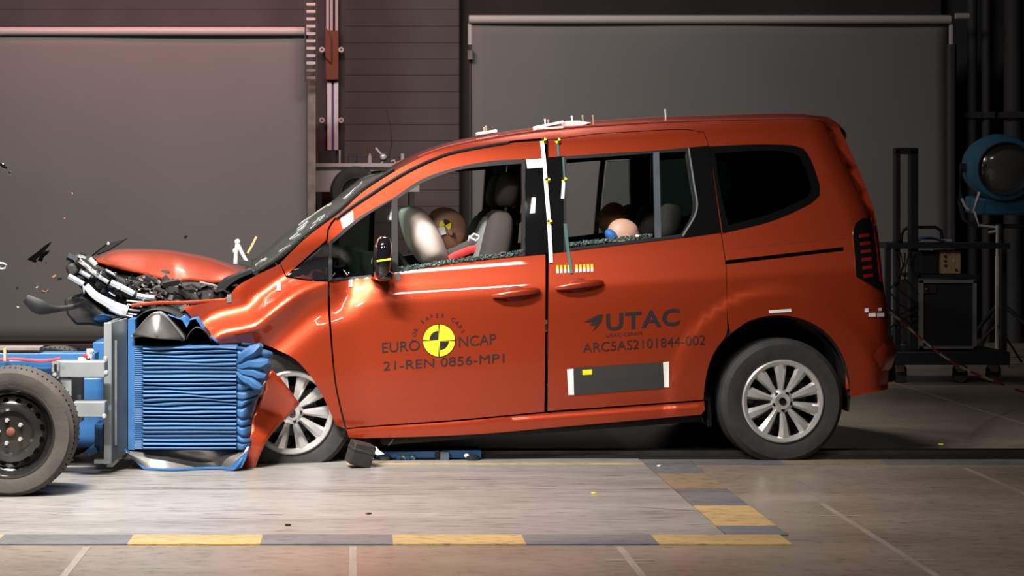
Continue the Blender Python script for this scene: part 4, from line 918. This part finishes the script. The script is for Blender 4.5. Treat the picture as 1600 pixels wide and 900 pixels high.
clutter('metal_bottle', 'tube', 'small pale bottle on the workbench beside blue work lamp', 578, 246, .03, .10, fn=lambda mb, c: mb.lathe([(0, a.z), (.022, a.z), (.022, a.z+.07), (.01, a.z+.085), (.01, a.z+.105), (0, a.z+.105)], 14, 'z', (c.x, 9.8, 0)))
clutter('metal_rod', 'rust', 'thin brown upright rod on the workbench', 576, 236, .03, .1, fn=lambda mb, c: mb.tube([(c.x, 9.95, a.z), (c.x, 9.95, a.z+.18)], .014, 8))
clutter('glue_bottle', 'rail', 'thin white tube with blue base standing on workbench', 531, 246, .03, .1, fn=lambda mb, c: (mb.tube([(c.x, 9.7, a.z), (c.x, 9.7, a.z+.12)], .010, 8), mb.ell((c.x, 9.7, a.z+.125), (.014, .014, .014), 8)))
t3 = thing('work_lamp', W(600, 262, 9.7)*Vector((1, 1, 0))+Vector((0, 0, a.z)), 'small pale blue work lamp on thin arm over bonnet line', 'lamp')
mb = MB(); mb.ell(W(599, 246, 9.7), (.045, .04, .04), 14, (0, .7, 0)); mk(mb, 'lamp_head', 'spotblue', t3); mb = MB(); mb.ell(W(599, 245, 9.66), (.035, .02, .032), 12); mk(mb, 'reflector', 'chips', t3)
mb = MB(); mb.tube([W(587, 231, 9.7), W(592, 237, 9.7), W(598, 243, 9.7)], .012, 6); mb.tube([W(600, 250, 9.7), W(590, 264, 9.7)], .008, 6); mk(mb, 'arm', 'chips', t3)
mb = MB(); mb.tube([W(602, 168, 9.7), W(610, 195, 9.7), W(612, 225, 9.7), W(607, 248, 9.7)], .006, 5); mk(mb, 'cable', 'post', t3)
mb = MB(); mb.tube([W(611, 252, 9.7), W(616, 250, 9.7), W(618, 256, 9.7)], .01, 6); mb.tube([W(629, 240, 9.7), W(629, 250, 9.7)], .018, 6); mk(mb, 'bracket', 'chips', t3)
# low dark plinth added behind the trolley, standing in for dim floor
mb = MB(); mb.box((-3.2, 6.4, .06), (5.6, 1.2, .12)); o = mb.build('shade_filler', M['cartm'], bevel=.02); tag(o, 'low black plinth added for the dim floor behind the blue trolley', 'filler')
# dark curtain and pipes on the right
def curtain(u, v): x = 5.98+4.5*u; return Vector((x, 9.6+.10*math.sin(u*60)+.05*math.sin(u*23+1), .04+6.5*v))
mb = MB(); mb.grid(curtain, 220, 4); o = mb.build('black_curtain', M['curtain'], solid=.01); tag(o, 'black pleated curtain hanging beside the big blue lamp', 'curtain')
for i, (px, r) in enumerate(((1519, .05), (1541, .045), (1583, .09))):
    mb = MB(); mb.tube([W(px, -80, 9.0), W(px, 541, 9.0)], r, 12); mb.box(W(px, 539, 9.0), (r*2.6, r*2.6, .02)); mb.box(W(px, 180, 9.0), (r*2.8, r*2.8, .06)); o = mb.build('steel_pipe', M['post'])
    tag(o, ['thin dark upright pipe nearest to grey backdrop edge', 'dark upright pipe just behind the blue lamp housing edge', 'thickest dark upright column behind the blue lamp'][i], 'pipe', 'upright pipes by the curtain')
# film lamp
base = W(1562, 262, 7.0); t = thing('film_lamp', Vector((base.x, 7.0, 0)), 'big blue film lamp with round lens on black stand', 'lamp')
lm = empty('x', base, (R(4), 0, R(-5))); bpy.context.view_layer.update(); LM = lm.matrix_world.copy(); bpy.data.objects.remove(lm)
def lk(mb, name, m, **k): mb.v = [tuple(LM@Vector(v)) for v in mb.v]; return mk(mb, name, m, t, **k)
mb = MB(); mb.lathe([(.0, .42), (.18, .40), (.27, .28), (.295, .1), (.295, -.10), (.275, -.13), (.275, -.20), (.23, -.21), (.23, -.14)], 48); lk(mb, 'housing', 'spotblue')
mb = MB(); mb.lathe([(0, -.21), (.08, -.205), (.16, -.19), (.228, -.16)], 48); lk(mb, 'lens', 'fresnel')
mb = MB(); mb.lathe([(.225, -.19), (.225, -.222), (.236, -.222), (.24, -.19)], 48, closed=True); lk(mb, 'lens_ring', 'cartm')
mb = MB(); 
for k in range(5): mb.box((-.17+k*.02, -.115, .20-k*.03), (.10, .03, .010), (0, R(-35), 0))
lk(mb, 'vent_slats', 'cartm'); mb = MB(); mb.box((0, .08, -.34), (.48, .36, .15)); lk(mb, 'ballast_box', 'spotblue', bevel=.02)
mb = MB(); mb.tube([(-.33, 0, .0), (-.34, 0, -.30), (-.30, 0, -.46), (-.2, 0, -.52), (.2, 0, -.52), (.30, 0, -.46), (.34, 0, -.30), (.33, 0, 0)], .02, 8); mb.tube([(-.34, 0, 0), (-.28, 0, 0)], .04, 10); mb.tube([(.34, 0, 0), (.28, 0, 0)], .04, 10); lk(mb, 'yoke', 'cartm')
mb = MB(); mb.tube([base-Vector((0, 0, .5)), (base.x, 7, .25)], .035, 10); mb.tube([(base.x, 7, .6), (base.x, 7, .02)], .025, 8); mk(mb, 'stand_pole', 'cartm', t)
for k in range(3):
    g = R(90+120*k); mb = MB(); mb.tube([(base.x, 7, .5), (base.x+.55*math.cos(g), 7+.55*math.sin(g), .02)], .018, 8); mk(mb, 'leg', 'cartm', t)
mb = MB(); mb.tube([W(1503, 310, 6.9), W(1508, 322, 6.9), W(1514, 328, 6.9)], .012, 6); mb.tube([W(1530, 300, 6.7), W(1522, 330, 6.7), W(1530, 352, 6.7), W(1560, 356, 6.7)], .012, 6); mk(mb, 'cable', 'tube', t)
# equipment cart
Yc = 4.5; c0 = W(1480, 560, Yc); t = thing('equipment_cart', Vector((c0.x, Yc, 0)), 'black steel equipment cart with tall hoop frame behind the tail', 'cart')
def wb(mb, x0, y0, x1, y1, Y, dy):
    a, b = W(x0, y0, Y), W(x1, y1, Y); mb.box(((a.x+b.x)/2, Y, (a.z+b.z)/2), (abs(b.x-a.x), dy, abs(a.z-b.z)))
for q in ((1397, 234, 1405, 548), (1420, 234, 1433, 548)): mb = MB(); wb(mb, *q, Yc, .07); mk(mb, 'mast', 'cartm', t, bevel=.005)
mb = MB(); wb(mb, 1397, 231, 1433, 241, Yc, .07); mk(mb, 'mast_head', 'cartm', t, bevel=.005)
for yy in (Yc-.05, Yc+.5): mb = MB(); wb(mb, 1383, 388, 1391, 548, yy, .04); mk(mb, 'post', 'cartm', t)
mb = MB(); a, b = W(1380, 384, Yc), W(1572, 384, Yc); mb.box(((a.x+b.x)/2, Yc+.22, a.z), (b.x-a.x, .62, .04)); mk(mb, 'shelf', 'cartm', t)
mb = MB(); a, b = W(1435, 432, Yc), W(1525, 432, Yc); mb.box(((a.x+b.x)/2, Yc+.22, a.z), (b.x-a.x, .6, .03)); mk(mb, 'shelf', 'cartm', t)
mb = MB(); wb(mb, 1564, 384, 1572, 548, Yc+.45, .04); mk(mb, 'post', 'cartm', t)
mb = MB(); mb.tube([W(x, y, Yc+.1) for x, y in [(1409, 384), (1409, 366), (1412, 359), (1420, 355), (1462, 355), (1470, 360), (1472, 370), (1472, 384)]], .013, 8); mk(mb, 'handle', 'cartm', t)
mb = MB(); a, b = W(1388, 558, Yc), W(1570, 558, Yc); mb.box(((a.x+b.x)/2, Yc+.25, a.z), (b.x-a.x, .75, .10)); mk(mb, 'base', 'cartm', t, bevel=.01)
for px in (1405, 1500, 1552):
    for yy in (Yc+.05, Yc+.5):
        cc = W(px, 585, yy); mb = MB(); mb.lathe([(0, -.02), (.055, -.02), (.058, 0), (.055, .02), (0, .02)], 20, c=(cc.x, yy, .058)); cs = mk(mb, 'caster', 'rubber', t); mb = MB(); mb.box((cc.x, yy, .11), (.06, .06, .05)); mk(mb, 'caster_fork', 'tube', t)
mb = MB()
for k in range(5): x = 1400+k*7; mb.tube([W(x+q*6*math.sin(q*1.3+k), 395+q*20, Yc-.06) for q in range(7)], .007, 6)
mk(mb, 'hanging_cable', 'cable', t)['kind'] = 'stuff'
t = thing('flight_case', Vector((W(1481, 500, Yc).x, Yc+.2, W(1481, 548, Yc).z)), 'black flight case with pale metal edges standing on the cart base', 'case')
mb = MB(); a, b = W(1437, 440, Yc-.06), W(1524, 544, Yc-.06); mb.box(((a.x+b.x)/2, Yc+.2, (a.z+b.z)/2), (b.x-a.x, .5, a.z-b.z)); mk(mb, 'case_body', 'caseb', t)
for q in ((1435, 438, 1442, 547), (1520, 438, 1525, 547), (1435, 437, 1525, 442), (1435, 541, 1525, 547)): mb = MB(); wb(mb, q[0], q[1], q[2], min(q[3], 545), Yc-.062, .03); mk(mb, 'edge_strip', 'casem', t)
mb = MB(); wb(mb, 1442, 446, 1462, 458, Yc-.065, .02); mb.ell(W(1449, 452, Yc-.09), (.018, .01, .012), 8); mk(mb, 'case_lock', 'darkmetal', t)
a = W(1470, 392, Yc); t = thing('control_box', Vector((W(1486, 432, Yc).x, Yc+.1, W(1486, 430, Yc).z)), 'beige instrument with knobs standing on the cart middle shelf', 'instrument')
mb = MB(); a, b = W(1471, 391, Yc), W(1502, 428, Yc); mb.box(((a.x+b.x)/2, Yc+.12, (a.z+b.z)/2), (b.x-a.x, .22, a.z-b.z)); mk(mb, 'case_body', 'beige', t, bevel=.006)
for i, (x, y, m) in enumerate(((1480, 394, 'roper'), (1477, 401, 'cartm'), (1477, 408, 'cartm'), (1477, 415, 'cartm'), (1490, 408, 'tube'), (1494, 422, 'cartm'))):
    mb = MB(); mb.lathe([(0, -.012), (.010, -.012), (.011, .01)], 12, c=W(x, y, Yc+.01)); mk(mb, 'knob', m, t)
mb = MB(); a, b = W(1441, 392, Yc), W(1466, 428, Yc); mb.box(((a.x+b.x)/2, Yc+.14, (a.z+b.z)/2), (b.x-a.x, .24, a.z-b.z)); mb.tube([W(1446, 396, Yc), W(1453, 394, Yc), W(1461, 396, Yc)], .006, 6); o = mb.build('battery_box', M['caseb'], bevel=.006); tag(o, 'dark battery box on the cart shelf beside the beige instrument', 'box')
mb = MB(); a = W(1460, 381, Yc); mb.grid(lambda u, v: Vector((a.x-.11+.2*u, Yc+.02+.2*v, W(0, 381, Yc).z+.022+.022*math.sin(u*3.1)*(1+.4*math.sin(v*8+u*5)))), 16, 10); o = mb.build('blue_cloth', M['bluem'], solid=.006); tag(o, 'crumpled blue cloth lying on the top shelf of cart', 'cloth')
mb = MB(); a = W(1483, 379, Yc); mb.box((a.x, Yc+.1, W(0, 381, Yc).z+.024), (.07, .12, .018)); o = mb.build('paper_pad', M['tube'], bevel=.003); tag(o, 'small pale pad beside the blue cloth on cart', 'pad')
# small stand and reels further right
t = thing('light_stand', Vector((W(1562, 500, 6.2).x, 6.2, 0)), 'slim pale light stand in the dark beside the cart', 'stand')
mb = MB(); mb.tube([W(1558, 352, 6.2), W(1558, 400, 6.2)], .012, 8); mb.tube([W(1558, 400, 6.2), Vector((W(1558, 400, 6.2).x, 6.2, .03))], .018, 8); mk(mb, 'pole', 'tube', t)
mb = MB(); mb.tube([W(1545, 363, 6.2), W(1558, 361, 6.2), W(1558, 352, 6.2)], .012, 6); mk(mb, 'arm', 'tube', t)
for k in range(3): g = R(30+120*k); mb = MB(); x = W(1558, 400, 6.2).x; mb.tube([(x, 6.2, .35), (x+.3*math.cos(g), 6.2+.3*math.sin(g), .015)], .01, 6); mk(mb, 'leg', 'post', t)
# rope
mb = MB(); P = smooth_poly([(0, 0), (1, 0)], .01, False); Q = [W(1389, 487, .75), W(1412, 505, 1.0), W(1440, 530, 1.4), W(1475, 557, 1.8), W(1515, 580, 2.2), W(1560, 598, 2.6), W(1605, 614, 3.0), W(1680, 628, 3.3)]
Q = smooth_poly([tuple(q) for q in Q], .09, False)
for i in range(len(Q)-1):
    mb.m = (i//2) % 2; mb.tube([Q[i], Q[i+1]], .0075, 6, cap=False)
o = mb.build('tether_rope', [M['ropew'], M['roper']]); tag(o, 'red and white tether rope sagging from the car tail', 'rope')
# ------------------------------------------------------------------ trolley
t = thing('barrier_trolley', (-1.9, -.9, 0), 'blue wheeled trolley with grey brackets pushed against car nose', 'trolley')
wlt = empty('wheel', (0, 0, 0)); wlt.parent = t; wlt.matrix_parent_inverse = Matrix.Translation(-t.location)
Rw = .295; wc = Vector((-1.572+.0, -1.19, Rw)); wlt.location = wc
mb = MB(); tyre(mb, Rw, .20, .205); TY = mb.build('tyre', M['rubber2'], wlt, angle=30)
mb = MB()
for k in range(72):
    a = 2*math.pi*k/72
    for s in (-1, 1): mb.box((Rw*.993*math.cos(a), s*.078, Rw*.993*math.sin(a)), (.005, .016, .005), (0, -a+R(90), 0))
mb.build('tread_cut', M['hole'], wlt, smooth=False)['kind'] = 'stuff'
mb = MB(); mb.lathe([(.204, -.095), (.207, -.104), (.198, -.106), (.190, -.094), (.178, -.05), (.168, -.045), (.160, -.06), (.125, -.075), (.110, -.078), (.095, -.060), (.06, -.062), (.0, -.065)], 72); mb.build('rim', M['steelblk'], wlt)
for k in range(16):
    a = 2*math.pi*k/16+.15; mb = MB(); mb.lathe([(0, -.0025), (.0135, -.0022), (.014, .004)], 16, c=(.143*math.cos(a), -.0675, .143*math.sin(a))); mb.build('vent_hole', M['hole'], wlt)
for k in range(5):
    a = 2*math.pi*k/5+R(35); mb = MB(); mb.lathe([(0, -.018), (.008, -.018), (.010, -.008), (.011, .006)], 6, c=(.055*math.cos(a), -.066, .055*math.sin(a))); mb.build('lug_bolt', M['alu'], wlt)
mb = MB(); mb.lathe([(0, -.075), (.014, -.074), (.020, -.07), (.022, -.055)], 20); mb.build('hub_cap', M['rust'], wlt)
w_b = copy_tree(wlt, t); w_b.location = wc+Vector((0, 1.30, 0)); w_b.rotation_euler = (0, 0, math.pi)
w_b = copy_tree(wlt, t); w_b.location = wc+Vector((-2.4, 0, 0))
def bar(name, px0, py0, px1, py1, Y0, Y1, m, bv=.004):
    a, b = W(px0, py0, Y0), W(px1, py1, Y0); mb = MB(); mb.box(((a.x+b.x)/2, (Y0+Y1)/2, (a.z+b.z)/2), (abs(b.x-a.x), Y1-Y0, abs(a.z-b.z))); return mk(mb, name, m, t, bevel=bv)
bar('side_beam', -500, 552, 148, 566, -.55, -.40, 'bluem'); bar('side_beam', -500, 563, 80, 588, -.75, -.62, 'bluem'); bar('side_beam', -500, 552, 148, 566, .75, .9, 'bluem')
bar('top_edge', -500, 543, 62, 547, -.56, -.42, 'tanpost', 0)
bar('deck', -500, 575, 90, 640, -.35, .8, 'bluem'); bar('head_post', 145, 535, 167, 570, -.35, .6, 'bluem'); bar('front_box', 110, 590, 166, 700, -.10, .7, 'bluem', .01)
bar('lower_beam', -300, 640, 160, 668, .0, .2, 'bluem')
bar('upper_bracket', 80, 565, 164, 590, -.72, -.60, 'grey'); bar('lower_bracket', 114, 628, 164, 652, -.72, -.60, 'grey'); bar('rear_upright', 111, 588, 127, 660, -.60, -.5, 'grey')
bar('bracket_cheek', 78, 563, 92, 592, -.74, -.72, 'grey', .002)
bar('slot', 84.5, 569, 88.5, 579, -.745, -.738, 'black', 0)
mb = MB(); mb.prism([(W(*p, -.7).x, W(*p, -.7).z) for p in [(80, 590), (112, 592), (112, 628), (125, 650), (116, 660), (100, 640), (88, 610)]], -.71, -.69); mk(mb, 'gusset', 'grey', t)
for x, y in ((86, 585), (165, 560), (163, 650), (166, 582)):
    mb = MB(); mb.lathe([(0, -.02), (.009, -.018), (.012, 0)], 8, c=W(x, y, -.735)); mk(mb, 'bolt', 'alu', t)
# front plate
mb = MB(); mb.box((-1.222, .15, .40), (.024, 1.30, .70)); PLT = mk(mb, 'front_plate', 'greyd', t, bevel=.003)
mb = MB(); mb.box((-1.224, -.515, .40), (.038, .03, .70)); mk(mb, 'plate_flange', 'grey', t, bevel=.003); mb = MB(); mb.box((-1.25, -.515, .065), (.08, .05, .018)); mk(mb, 'plate_foot', 'grey', t)
mb = MB(); q = [(-1.206, -.50, .049), (-1.146, -.368, .111), (-1.146, -.368, .763), (-1.206, -.50, .748)]; mb.add(q+[(a-.012, b+.004, c) for a, b, c in q], [(0, 1, 2, 3), (7, 6, 5, 4), (0, 4, 5, 1), (1, 5, 6, 2), (2, 6, 7, 3), (3, 7, 4, 0)]); mk(mb, 'side_plate', 'greyd', t)
mb = MB(); mb.box((-1.192, -.476, .40), (.010, .010, .52), (0, 0, R(24))); mk(mb, 'plate_ridge', 'grey', t)
mb = MB(); P = smooth_poly([(0, 574), (20, 571), (45, 566), (66, 567), (100, 568)], 6, False)
mb.tube([W(p.x, p.y, -.78) for p in smooth_poly([(-40, 562), (5, 562), (25, 561), (48, 563), (70, 564), (95, 560)], 6, False)], .007, 6); mk(mb, 'red_hose', 'orangecable', t)
mb = MB(); mb.tube([W(140, 545, -.55), W(140, 563, -.55)], .016, 8); mb.tube([W(123, 562, -.6), W(143, 560, -.6)], .012, 8); mb.ell(W(143, 549, -.6), (.014, .014, .014), 8); mk(mb, 'valve', 'tube', t)
mb = MB(); mb.tube([W(131, 554, -.6), W(137, 561, -.6), W(142, 560, -.6)], .012, 8); mk(mb, 'red_fitting', 'roper', t)
mb = MB(); mb.box(W(8, 554, -.8), (.012, .02, .06)); mk(mb, 'clip', 'tan', t)
mb = MB(); mb.box(W(150, 700, -.3), (.05, .3, .03), (0, R(-20), 0)); mb.box(W(160, 680, -.25), (.04, .3, .14), (0, 0, 0)); mk(mb, 'foot_bracket', 'bluem', t)
# ------------------------------------------------------------------ blue honeycomb barrier
Yb = -.36
xa, xb2 = W(213, 600, Yb).x, W(370, 600, Yb).x; zb0, zt0 = W(0, 702, Yb).z, W(0, 540, Yb).z
t = thing('deformable_barrier', (xa, 0, 0), 'crumpled blue honeycomb barrier block squashed between plate and front wheel', 'barrier')
mb = MB(); mb.box((-1.126, .155, .43), (.034, 1.04, .655)); mk(mb, 'mount_sheet', 'bluem', t)
random.seed(9); wob = [random.uniform(-1, 1) for _ in range(80)]
def saw(z, n): k = z*n; f = k-math.floor(k); return 1-math.exp(-(min(f, 1-f)/.15)**2)+.12*(f*(1-f)*4-1)
def blk(u, v):
    x = -1.109+(xb2+1.109)*u; z = zb0+(zt0-zb0)*v
    near = x < xa+.02-.0 and False
    n = 26
    amp = .030*(1+.6*math.sin(v*40)*.3) if u > .09 else .006
    nn = n if u > .09 else 52
    k_ = math.exp(-((v-.50)/.14)**2)+.8*math.exp(-((v-.95)/.12)**2)+.15; z += (.0035*math.sin(u*6+v*23)+.0015*math.sin(u*15+v*60))*k_*(1 if u > .09 else 0)
    return Vector((x, Yb-amp*saw(v, nn)-(.012 if u > .09 else 0), z))
mb = MB(); mb.grid(blk, 44, 420); mk(mb, 'folded_face', 'blue', t, angle=60)
mb = MB(); mb.box(((xa+xb2)/2, .15, (zb0+zt0)/2), (xb2-xa-.002, 1.0, zt0-zb0-.004)); mk(mb, 'core', 'blue', t, bevel=.004)
# crumpled end
def endx(v): return pchip([0, .12, .25, .38, .5, .62, .75, .85, .93, 1], [394, 395, 391, 392, 404, 412, 413, 420, 424, 400])(v)
ex = [endx(i/140) for i in range(141)]
def crum(u, v):
    i = min(139, int(v*140)); px = 369.5+(ex[i]-369.5)*u; py = 702-162*v+u*(8*math.sin(v*9)-8*(v > .9)*(v-.9)*10*0)
    p = W(px, py, Yb); n = 12.5
    bulge = .035*u*(1-u)*2; k = saw(v+.012*math.sin(u*5), n)
    return Vector((p.x+.006*k*u, Yb-.012-bulge-.028*k*(.35+.65*u)*(1-.5*u*u)+.08*u**3, p.z+.012*math.sin(v*35)*u))
mb = MB(); mb.grid(crum, 24, 280); EC = mk(mb, 'crumpled_end', 'blue', t, angle=70)
mb = MB()
for (x0, y0, x1, y1, r) in ((372, 566, 408, 540, .035), (372, 572, 421, 566, .035), (372, 577, 416, 588, .03), (371, 583, 409, 606, .03)):
    mb.tube([W(x0+(x1-x0)*q/5, y0+(y1-y0)*q/5+1.5*math.sin(q*2+y0), Yb-.03-.01*q) for q in range(6)], [r*.35, r*.7, r*.9, r, r*.95, r*.4], 8, flat=1.4)
mk(mb, 'folded_sheet', 'blue', t)
mb = MB(); mb.prism([(W(x, y, Yb).x, W(x, y, Yb).z) for x, y in [(368, 545), (400, 548), (405, 600), (390, 650), (388, 695), (368, 700)]], Yb+.05, .6); mk(mb, 'core', 'blue', t)
# torn aluminium cladding above: two arches
def arch_sheet(name, pts, y0, y1, m, r=.004):
    Q = smooth_poly(pts, 5, False); mb = MB(); V = []
    for p in Q: a = W(p.x, p.y, y0); V += [a, Vector((a.x, y1, a.z+.01))]
    mb.add(V, [(2*i, 2*i+1, 2*i+3, 2*i+2) for i in range(len(Q)-1)]); return mk(mb, name, m, t, solid=r, angle=80)
arch_sheet('cladding_arch', [(207, 524), (222, 505), (238, 490), (250, 488), (262, 498), (276, 515), (287, 531)], -.40, .45, 'foil')
mb = MB(); _q = smooth_poly([(207, 524), (222, 505), (238, 490), (250, 488), (262, 498), (276, 515), (287, 531)], 5, False)
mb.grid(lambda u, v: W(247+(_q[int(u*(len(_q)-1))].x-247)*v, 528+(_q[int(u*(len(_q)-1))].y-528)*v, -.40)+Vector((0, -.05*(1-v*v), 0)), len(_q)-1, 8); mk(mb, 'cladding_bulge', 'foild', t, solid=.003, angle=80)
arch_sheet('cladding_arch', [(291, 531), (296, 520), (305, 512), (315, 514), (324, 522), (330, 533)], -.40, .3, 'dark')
arch_sheet('blue_cladding', [(262, 492), (285, 500), (292, 512), (296, 500), (306, 498), (322, 520), (340, 536)], -.36, .5, 'bluem')
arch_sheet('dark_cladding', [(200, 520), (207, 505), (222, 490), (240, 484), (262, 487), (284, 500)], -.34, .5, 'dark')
mb = MB(); P = [W(p.x, p.y, Yb-.03) for p in smooth_poly([(205, 526), (235, 524), (262, 527), (288, 531)], 6, False)]; mb.tube(P, .006, 6); mk(mb, 'cladding_edge', 'foil', t)
# buckled sheet below
lowp = [(196, 704), (212, 722), (232, 741), (262, 738), (290, 738), (320, 741), (350, 742), (362, 738), (376, 722), (388, 700)]
def low(u, v):
    Q = lowp; i = u*(len(Q)-1); j = int(min(i, len(Q)-2)); f = i-j; px = Q[j][0]+(Q[j+1][0]-Q[j][0])*f; py = Q[j][1]+(Q[j+1][1]-Q[j][1])*f
    a = W(px, py, Yb-.04); top = W(199+(388-199)*u, 703, Yb+.04)
    p = top.lerp(a, v); p.y += -.05*math.sin(v*3.14)*math.sin(u*7+1)+.03*math.sin(u*13)*v; p.z = max(p.z, .008); return p
mb = MB(); mb.grid(low, 48, 14); mk(mb, 'buckled_sheet', 'foil', t, solid=.003, angle=60)
mb = MB(); mb.tube([low(i/60, 1)+Vector((0, -.006, .004)) for i in range(61)], .0075, 6); mk(mb, 'sheet_edge', 'bluem', t)
mb = MB(); mb.prism([(W(x, y, Yb-.06).x, max(.006, W(x, y, Yb-.06).z)) for x, y in [(388, 702), (366, 722), (352, 741), (364, 740), (378, 730), (385, 716)]], Yb-.07, Yb-.062); mk(mb, 'sheet_corner', 'bluem', t)
# ------------------------------------------------------------------ tow sled and debris under the car
t = thing('tow_sled', W(660, 715, .16)*Vector((1, 1, 0)), 'low blue tow sled on the guide rail under the sill', 'sled')
def sb(name, x0, y0, x1, y1, m, Y=.02, dy=.18, bv=.003): a, b = W(x0, y0, Y), W(x1, y1, Y); mb = MB(); mb.box(((a.x+b.x)/2, Y+dy/2, (a.z+b.z)/2), (b.x-a.x, dy, a.z-b.z)); return mk(mb, name, m, t, bevel=bv)
sb('sled_body', 588, 705, 680, 716, 'bluem'); sb('sled_plate', 619, 712, 650, 721, 'bluem', 0.0); sb('sled_body', 690, 704, 752, 716, 'bluem'); sb('sled_link', 680, 704, 692, 722, 'cartm'); sb('grey_arm', 688, 706, 702, 725, 'greyd', -.02, .03)
mb = MB(); 
for px in (600, 738):
    mb = MB(); c = W(px, 718, .0); mb.lathe([(0, -.008), (.032, -.008), (.035, 0), (.035, .015), (0, .015)], 20, 'z', c=(c.x, .0, .012)); mk(mb, 'roller', 'darkmetal', t)
for px in (630, 644):
    mb = MB(); c = [W(px, 712.5, -.004), W(px-4.5, 719.5, -.004), W(px+4.5, 719.5, -.004)]; mb.tube(c+[c[0]], .003, 4); mk(mb, 'warning_triangle', 'yellow', t)
mb = MB(); mb.ell(W(729, 712, -.01), (.013, .006, .011), 10); mk(mb, 'white_reflector', 'white', t)
c = W(563, 722, -.28); mb = MB(); mb.box((0, 0, 0), (.115, .10, .115)); mb.box((0, -.0, .02), (.12, .104, .02)); o = mb.build('sensor_box', M['grime'], bevel=.006, loc=(c.x, -.28, .072), rot=(R(6), R(16), R(18))); tag(o, 'dark scuffed box tumbled on the floor behind front wheel', 'box')
def shard(name, pts, Y, m, label, cat='fragment', th=.008, group='torn fragments', bend=.0):
    c = W(sum(p[0] for p in pts)/len(pts), sum(p[1] for p in pts)/len(pts), Y); mb = MB()
    P = [(W(*p, Y).x-c.x, W(*p, Y).z-c.z) for p in pts]; mb.prism(P, -th, th, 'xz', .8)
    mb.v = [(v[0], v[1]+v[2]*bend, v[2]) for v in mb.v]
    o = mb.build(name, M[m], loc=c, bevel=.001); tag(o, label, cat, group); return o
shard('white_fragment', [(587, 697), (592, 703), (601, 709), (590, 711), (585, 709), (584, 704)], -.15, 'chips', 'larger white scrap beside the dark tumbled box', bend=.3)
shard('white_fragment', [(573, 705), (579, 706), (584, 716), (581, 719), (576, 713)], -.15, 'chips', 'smaller white scrap leaning against the dark tumbled box', bend=.3)
shard('thin_fragment', [(606, 695), (615, 685), (613, 691), (607, 697)], -.15, 'darkmetal', 'thin brown splinter under the front door sill')
gf = 'fragments flying ahead of the nose'
shard('black_fragment', [(43, 405), (62, 391), (70, 384), (82, 377), (76, 386), (68, 395), (54, 409), (56, 411), (46, 407)], -.4, 'hole', 'long black pointed shard flying ahead of the nose', group=gf, th=.012)
shard('black_fragment', [(59, 407), (64, 398), (72, 392), (79, 391), (75, 397), (68, 402), (65, 409)], -.35, 'hole', 'short black shard flying just under the long one', group=gf, th=.01)
shard('clear_fragment', [(0, 254), (6, 256), (12, 262), (11, 265), (4, 263), (0, 259)], -.4, 'chrome', 'bright sliver flying highest before the left backdrop', group=gf, th=.004)
shard('bright_chip', [(14, 268), (17, 268), (17, 272), (14, 272)], -.4, 'chrome', 'tiny bright chip just below the highest sliver', group=gf, th=.004)
mb = MB(); mb.tube([W(x, y, -.4) for x, y in [(0, 411), (5, 411), (10, 414), (8, 419), (2, 420), (-3, 417)]], .004, 6); o = mb.build('clear_ring', M['chips']); tag(o, 'small pale open ring flying at the frame edge', 'fragment', gf)
for i, (x, y, r, m, lb) in enumerate(((290, 370, 2.5, 'black', 'small black chip flying above the bonnet'), (85, 432, 2.5, 'rust', 'brown chip flying before the broken lamp'), (93, 435, 3, 'black', 'black chip flying closest to the broken lamp'), (27, 450, 2, 'black', 'dark chip flying above the bent bumper strip tip'),
    (68, 456, 2.2, 'rust', 'reddish chip flying above the middle of bent bumper strip'), (74, 455, 1.8, 'rust', 'smaller reddish chip flying beside the reddish one'), (58, 449, 1.2, 'chips', 'tiny pale chip flying above bent bumper strip'), (28, 480, 1.2, 'chips', 'tiny pale chip flying under bent bumper strip tip'), (101, 341, 1.2, 'rust', 'tiny rusty chip flying high above the broken lamp'),
    (72, 411, 1.8, 'chrome', 'tiny bright chip under the short black shard'), (113, 302, 1., 'tan', 'tiny tan chip high before the left backdrop'))):
    mb = MB(); k = r*.0032; random.seed(i); mb.box((0, 0, 0), (k*2.4, k, k*1.6), (random.random()*3, random.random()*3, 0)); o = mb.build('flying_chip', M[m], loc=W(x, y, -.4), bevel=.001); tag(o, lb, 'fragment', gf)
# small litter on the floor
for i, (x, y, m, lb) in enumerate(((1470, 707, 'yellow', 'tiny yellow scrap on the rail behind the tail'), (1030, 730, 'white', 'white scrap at the corner of the steel plate'), (928, 773, 'yellow', 'small yellow scrap lying on the steel plate'), (450, 823, 'black', 'black crumb on the plate near the yellow tape'), (576, 805, 'rust', 'brown stain-like scrap on the plate below the front door'))):
    mb = MB(); p = G(x, y); mb.box((0, 0, 0), (.022, .016, .005), (0, 0, i)); o = mb.build('floor_scrap', M[m], loc=p+Vector((0, 0, .008 if y > 712 else .045))); tag(o, lb, 'scrap', 'scraps on the floor')
